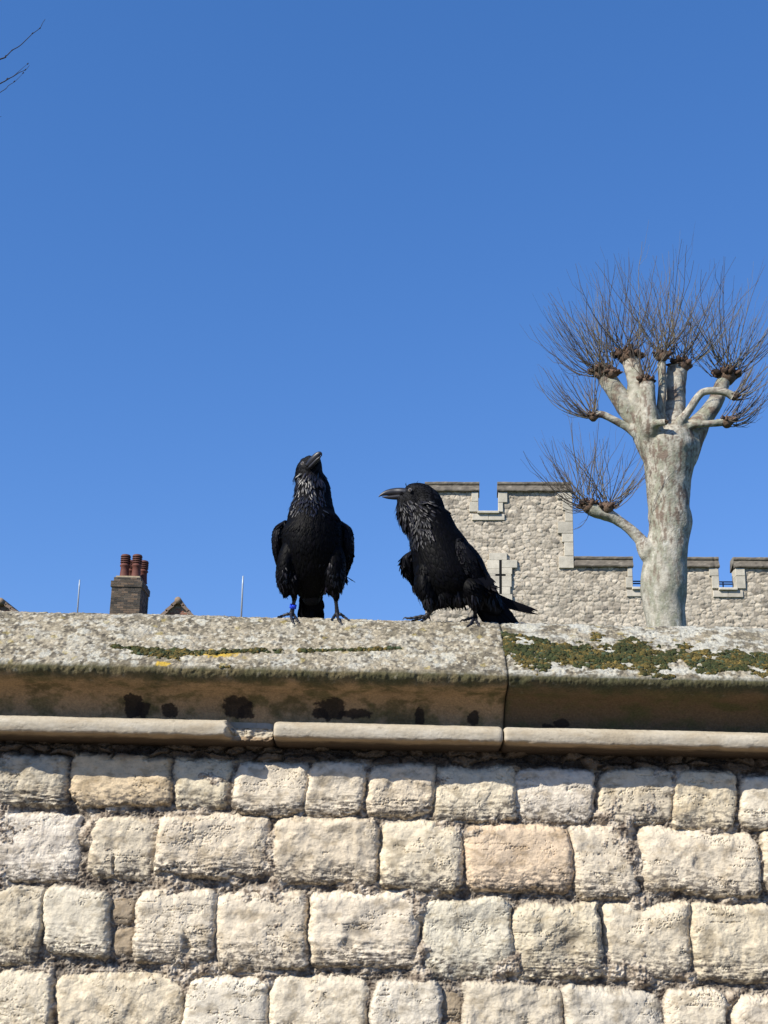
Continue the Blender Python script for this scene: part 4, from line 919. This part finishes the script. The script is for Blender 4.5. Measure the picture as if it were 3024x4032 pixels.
def size1(P):
    x, y = z1(P); L = np.interp(y, [300, 480, 560, 800, 1000, 1350, 1700], [.006, .010, .016, .018, .020, .024, .015]); L = L*np.interp(y, [480, 800], [1, 1.4]); return L, L*np.interp(y, [300, 900, 1400], [.42, .5, .42])
keep1 = lambda P: (z1(P)[1] < 1790) & (np.hypot(z1(P)[0]-530, z1(P)[1]-346) > 26)
mb = MB(); plume(mb, V, Fs, 11000, flow1, size1, 1, .022, keep1, jit=.08); mb.build('plumage', M_FEATH, rv)
mb = MB(); plume(mb, V, Fs, 2700, lambda P: flow1(P)+[0, 0, 0], lambda P: (np.full(len(P), .027), np.full(len(P), .0062)), 2, .17, lambda P: (z1(P)[1] > 440) & (z1(P)[1] < 880) & (P[:, 1] < RY+.01) & (np.abs(z1(P)[0]-590) < 170), (.008, .008, .012), .2)
mb.build('throat_hackles', M_HACK, rv)
mb = MB(); plume(mb, V, Fs, 2600, lambda P: np.array([0, .0, -1.])+0*P, lambda P: (np.full(len(P), .030), np.full(len(P), .007)), 3, .08, lambda P: (z1(P)[1] > 1440) & (z1(P)[1] < 1695) & (z1(P)[0] < 440), (.007, .007, .0095), .22)
mb.build('thigh_feathers', M_HACK2, rv)
mb = MB(); plume(mb, V, Fs, 2600, lambda P: np.array([0, .0, -1.])+0*P, lambda P: (np.full(len(P), .030), np.full(len(P), .007)), 4, .08, lambda P: (z1(P)[1] > 1400) & (z1(P)[1] < 1705) & (z1(P)[0] > 740), (.007, .007, .0095), .22)
mb.build('thigh_feathers', M_HACK2, rv)
def wing_obj(parent, lp, flow, size, N, seed, blades, keep=None):
    V, Fs = lp; mbx = MB(); mbx.add(V, Fs, (.006, .006, .008)); plume(mbx, V, Fs, N, flow, size, seed, .03, keep, (.005, .005, .0068), jit=.06)
    for k, (pts, w0, w1, dy) in enumerate(blades): blade(mbx, pts, w0, w1, dy, seed+k)
    return mbx.build('wing', M_WING, parent)
fl = lambda P: np.array([.12, .25, -1.])+0*P; fr = lambda P: np.array([-.12, .25, -1.])+0*P
szw = lambda P: (np.interp(z1(P)[1], [1000, 1200, 1450], [.018, .030, .045]), np.interp(z1(P)[1], [1000, 1450], [.010, .013]))
wing_obj(rv, loft(L1([(345, 1000, .02, 34, .03), (285, 1080, .03, 64, .05), (262, 1190, .035, 66, .06), (266, 1300, .04, 60, .06), (284, 1400, .045, 48, .05), (300, 1480, .05, 22, .03)])), fl, szw, 900, 11,
         [([A1(215, 1180), A1(225, 1350), A1(265, 1500)], .012, .008, .06), ([A1(240, 1200), A1(250, 1380), A1(285, 1530)], .014, .008, .075)])
wing_obj(rv, loft(L1([(945, 1010, .02, 36, .03), (1000, 1090, .03, 66, .05), (1020, 1200, .035, 68, .06), (1022, 1310, .04, 68, .06), (1000, 1420, .045, 64, .05), (985, 1520, .05, 40, .03)])), fr, szw, 900, 12,
         [([A1(1075, 1200), A1(1078, 1330), A1(1095, 1365)], .010, .005, .05), ([A1(1050, 1250), A1(1040, 1420), A1(1000, 1590)], .016, .008, .06), ([A1(1020, 1300), A1(1010, 1480), A1(985, 1600)], .016, .009, .075)])
mb = MB(); lp = loft(L1([(622, 1700, .055, 105, .02), (626, 1830, .075, 122, .014), (628, 1950, .095, 128, .010), (628, 2080, .115, 126, .008)])); mb.add(*lp, (.006, .006, .008))
plume(mb, *lp, 500, lambda P: np.array([0, .1, -1.])+0*P, lambda P: (np.full(len(P), .035), np.full(len(P), .012)), 14, .05, lambda P: z1(P)[1] < 2060, jit=.1)
for k in range(7): blade(mb, [A1(560+22*k, 1780), A1(528+33*k, 1950), A1(522+35*k, 2150)], .012, .016, .085+.03*abs(k-3)/3, k)
mb.build('tail', M_FEATH, rv)
bk = MB()
def bill(mbx, pts, rid):
    lp = loft(pts, 6, 20); mbx.add(*lp)
bill(bk, L1([(592, 362, -.042, 30, .014), (622, 332, -.052, 42, .015), (656, 296, -.062, 43, .014), (688, 262, -.070, 38, .011), (712, 240, -.075, 27, .008), (728, 240, -.077, 16, .005), (736, 262, -.077, 5, .002)]), 0)
beak = bk.build('bill', M_BEAK, rv)
bk = MB(); bill(bk, L1([(612, 388, -.050, 20, .013), (646, 354, -.060, 22, .012), (682, 314, -.070, 19, .010), (710, 286, -.076, 13, .007), (728, 266, -.079, 5, .003)]), 1); bk.build('lower_mandible', M_BEAK, beak)
mb = MB()                                                       # bristles over the base of the bill
for k in range(60):
    t = random.random(); p = rp(*A1(570+60*t+random.uniform(-12, 12), 345-45*t+random.uniform(-18, 25)), -.046-.008*t); d = np.array([.6, -.35, .6])+np.random.default_rng(k).normal(0, .15, 3)
    mb.tube([p, p+d*.007, p+d*.014+[0, 0, -.001]], [.0006, .0005, .0002], 3, (.01, .01, .012), False)
mb.build('bristles', M_FEATH, beak)
eye(*A1(530, 346), -.036, 6.6, rv, (-.5, -1, .15)); 
def leg(parent, top, ank, toes, hind, rr=.0070, conv=A1, dyt=-.01):
    mbx = MB(); g = on_coping(*conv(*ank)); a = g+np.array([0, -.002, .013]); t = rp(*conv(*top), dyt); kn = (t*.55+a*.45)
    P = catmull([t, kn, a], 8); s_ = np.linspace(0, 1, len(P)); mbx.tube(P, rr*(1.25-.35*np.sin(s_*math.pi))*(1+.06*np.sin(s_*40)), 12)
    lg = mbx.build('leg', M_LEG, parent); mf = MB(); up = np.array([0, -.3, .95])*.0042
    mf.tube([a+[0, 0, .006], a, a-[0, 0, .008]], [rr*.9, rr*1.35, rr*1.1], 10)
    for tp_ in toes:
        pts = [a-[0, 0, .003]]+[on_coping(*conv(*q))+up*f for q, f in zip(tp_, (2.4, 1.4, 1.0))]; toe(mf, pts, rr*.86)
    h = on_coping(*conv(*hind)); toe(mf, [a-[0, 0, .003], (a+h)/2+up*1.2+[0, .01, 0], h+up+[0, .02, 0]], rr*.8); mf.build('foot', M_LEG, lg); return lg, t, a
lg, t_, a_ = leg(rv, (445, 1800), (410, 2015), [[(360, 2018), (310, 2022), (270, 2032)], [(405, 2040), (415, 2068), (428, 2095)], [(435, 2030), (460, 2055), (478, 2078)]], (405, 1990))
d = t_-a_; d /= np.linalg.norm(d); rb_ = a_+d*.017
mb = MB(); n_ = 20; th = np.arange(n_)*2*math.pi/n_
mb.tube([rb_-d*.0001, rb_, rb_+d*.0135, rb_+d*.0136], [.007, .0118, .0118, .007], n_, None, False); mb.build('leg_ring', M_RING, lg)
leg(rv, (888, 1800), (905, 2020), [[(880, 2030), (862, 2045), (846, 2060)], [(910, 2045), (925, 2070), (942, 2095)], [(945, 2020), (990, 2040), (1030, 2065)]], (900, 1990))

# ---- raven in profile, looking left
A2 = lambda x, y: (1400+x/2.127, 1820+y/2.127)
def L2(pts): return [(*A2(x, y), dy, w_/2.127, d_) for x, y, dy, w_, d_ in pts]
base = on_coping(*A2(800, 1340)); rw = empty('raven', tuple(base), 'black raven in profile looking left, its tail pointing down to the right', 'raven', 'ravens on the wall')
body = [loft(L2([(425, 258, .0, 42, .018), (455, 250, .0, 66, .028), (505, 252, .0, 82, .035), (560, 275, .0, 98, .040), (600, 335, .0, 126, .045), (600, 420, .0, 166, .052), (625, 520, .0, 190, .060), (655, 620, .0, 208, .070), (700, 730, .0, 236, .080), (745, 850, .0, 262, .088), (785, 950, .0, 262, .09), (830, 1040, .0, 205, .08), (850, 1085, .0, 130, .06)])),
        loft(L2([(400, 315, .0, 52, .024), (415, 395, .0, 72, .032), (445, 480, .0, 80, .038), (500, 560, .0, 80, .042)])), loft(L2([(430, 262, -.0, 44, .022), (470, 330, .0, 80, .034), (520, 420, 0, 100, .04)])),
        loft(L2([(760, 700, .0, 150, .07), (870, 850, .0, 170, .08), (950, 970, .0, 160, .07), (1040, 1080, .01, 130, .05), (1120, 1170, .015, 95, .035), (1180, 1230, .02, 60, .02)])),
        loft(L2([(560, 900, -.01, 60, .05), (575, 1030, -.02, 72, .05), (610, 1120, -.03, 66, .035), (612, 1190, -.03, 46, .024), (612, 1240, -.03, 24, .012)])),
        loft(L2([(760, 1020, -.02, 120, .05), (735, 1110, -.02, 88, .04), (692, 1180, -.02, 48, .022), (655, 1225, -.02, 26, .011)])),
        loft(L2([(960, 1040, -.04, 110, .04), (985, 1130, -.045, 62, .03), (992, 1190, -.045, 34, .015), (998, 1230, -.045, 20, .008)]))]
V, Fs = coat(rw, body)
def z2(P):
    D = P-CAM; f = D@Fw; x = W_PX/2+F_PX*(D@Rt)/f; y = H_PX/2-F_PX*(D@Up)/f; return (x-1400)*2.127, (y-1820)*2.127
def flow2(P):
    x, y = z2(P); a = np.interp(y, [200, 330, 480, 700, 950, 1150], [10, 30, 68, 64, 55, 45]); a = a+np.where((y < 650) & (x < 520), 18, 0)+np.where((x < 640) & (y > 900), 30, 0); a = np.radians(a)
    return np.stack([np.cos(a), 0*a+.05, -np.sin(a)], -1)
def size2(P):
    x, y = z2(P); L = np.interp(y, [180, 300, 420, 800, 1000, 1200], [.006, .009, .016, .020, .024, .014]); L = np.where(x < 460, np.minimum(L, .02), L); L = L*np.interp(y, [480, 700], [1, 1.4]); return L, L*np.interp(y, [300, 700, 1200], [.42, .5, .42])
mb = MB(); plume(mb, V, Fs, 11500, flow2, size2, 21, .022, lambda P: (z2(P)[1] < 1200) & (np.hypot(z2(P)[0]-460, z2(P)[1]-234) > 20), jit=.10); plume(mb, V, Fs, 500, lambda P: np.array([.5, 0, .5])+0*P, lambda P: (np.full(len(P), .010), np.full(len(P), .003)), 24, .7, lambda P: (z2(P)[1] < 215) & (z2(P)[0] > 420) & (z2(P)[0] < 560), jit=.3)
mb.build('plumage', M_FEATH, rw)
mb = MB(); plume(mb, V, Fs, 3400, flow2, lambda P: (np.full(len(P), .026), np.full(len(P), .0065)), 22, .19, lambda P: (z2(P)[1] > 318) & (z2(P)[1] < 760-.55*(z2(P)[0]-400)) & (P[:, 1] < RY+.02) & (z2(P)[0] < 640), (.008, .008, .011), .17)
mb.build('throat_hackles', M_HACK2, rw)
mb = MB(); plume(mb, V, Fs, 2200, lambda P: np.array([.12, .0, -1.])+0*P, lambda P: (np.full(len(P), .038), np.full(len(P), .007)), 23, .09, lambda P: (z2(P)[1] > 1060) & (z2(P)[1] < 1165), (.008, .008, .010), .2)
mb.build('thigh_feathers', M_HACK2, rw)
fw = lambda P: np.array([.62, .02, -.78])+0*P
szw2 = lambda P: (np.interp(z2(P)[1], [620, 760, 1000], [.014, .028, .055]), np.interp(z2(P)[1], [620, 1000], [.009, .014]))
lp = loft(L2([(862, 668, -.062, 30, .016), (885, 740, -.072, 66, .018), (930, 830, -.074, 84, .018), (990, 920, -.066, 74, .015), (1050, 980, -.056, 48, .011), (1100, 1005, -.05, 26, .007)]))
prim = []
for k in range(8):
    t = k/7; prim.append(([A2(900+20*t, 780+70*t), A2(1010+5*t, 900+60*t), A2(1176-75*t, 1008+48*t)], .013, .010, -.060-.010*t))
wg = wing_obj(rw, lp, fw, szw2, 900, 25, prim)
mb = MB(); plume(mb, *lp, 260, lambda P: np.array([.15, 0, -1.])+0*P, lambda P: (np.full(len(P), .013), np.full(len(P), .006)), 29, .12, lambda P: (z2(P)[1] < 720) & (P[:, 1] < RY-.066) & (z2(P)[0] < 905), (.055, .055, .06), .2)  # paler feathers, a highlight on the shoulder put into the colour
mb.build('shoulder_highlight_feathers', M_HACK2, wg)
lp = loft(L2([(470, 765, .05, 22, .03), (430, 820, .055, 46, .04), (440, 880, .06, 56, .04), (470, 940, .06, 40, .03), (500, 980, .06, 20, .02)])); wing_obj(rw, lp, lambda P: np.array([.3, .1, -1.])+0*P, szw2, 350, 26,
         [([A2(395, 850), A2(430, 930), A2(500, 1010)], .010, .008, .06)])
mb = MB()
for k, (pts, w0, w1, dy) in enumerate([([A2(1090, 1090), A2(1290, 1170), A2(1530, 1246)], .026, .008, .05), ([A2(1090, 1110), A2(1290, 1190), A2(1500, 1252)], .024, .008, .0515), ([A2(1080, 1130), A2(1280, 1212), A2(1527, 1276)], .022, .007, .053)]): blade(mb, pts, w0, w1, dy, k)
mb.build('wing_tip', M_FEATH, rw)
mb = MB(); lp = loft(L2([(1040, 1120, .02, 90, .02), (1110, 1200, .03, 118, .014), (1190, 1305, .045, 124, .010), (1280, 1420, .06, 120, .008)])); mb.add(*lp, (.006, .006, .008))
plume(mb, *lp, 500, lambda P: np.array([.62, .1, -.78])+0*P, lambda P: (np.full(len(P), .028), np.full(len(P), .010)), 27, .01, lambda P: z2(P)[1] < 1260, jit=.05)
for k in range(6): blade(mb, [A2(1080+8*k, 1235-12*k), A2(1120+22*k, 1345-22*k), A2(1200+31*k, 1475-23*k)], .014, .018, .045-.004*k, k)
mb.build('tail', M_FEATH, rw)
bk = MB(); bill(bk, L2([(420, 252, -.006, 36, .015), (380, 248, -.004, 35, .014), (330, 248, -.0, 33, .012), (280, 253, .0, 28, .009), (243, 262, .0, 20, .0065), (213, 275, .0, 10, .0035), (194, 290, 0, 3, .001)]), 0); beak = bk.build('bill', M_BEAK, rw)
bk = MB(); bill(bk, L2([(415, 284, .0, 24, .013), (370, 290, .0, 25, .0115), (310, 294, .0, 19, .009), (262, 294, .0, 12, .006), (224, 290, .0, 4, .002)]), 1); bk.build('lower_mandible', M_BEAK, beak)
mb = MB()
for k in range(70):
    t = random.random(); p = rp(*A2(425-8*t, 232+44*t+random.uniform(-8, 8)), -.010-.006*math.sin(t*3)); d = np.array([-1, -.08, -.08])+np.random.default_rng(k+99).normal(0, .12, 3)
    mb.tube([p, p+d*.009, p+d*.018+[0, 0, -.001]], [.0007, .0005, .0002], 3, (.01, .01, .012), False)
mb.build('bristles', M_FEATH, beak)
eye(*A2(457, 234), -.0335, 6.6, rw, (-.25, -1, .05))
leg(rw, (668, 1215), (600, 1312), [[(540, 1316), (480, 1318), (428, 1318)], [(560, 1325), (520, 1330), (480, 1338)], [(595, 1325), (575, 1332), (552, 1342)]], (620, 1305), conv=A2, dyt=-.02)
leg(rw, (998, 1215), (1002, 1330), [[(970, 1330), (935, 1330), (905, 1335)], [(985, 1345), (965, 1365), (945, 1380)], [(1008, 1345), (1022, 1365), (1034, 1384)]], (1010, 1318), conv=A2, dyt=-.045)
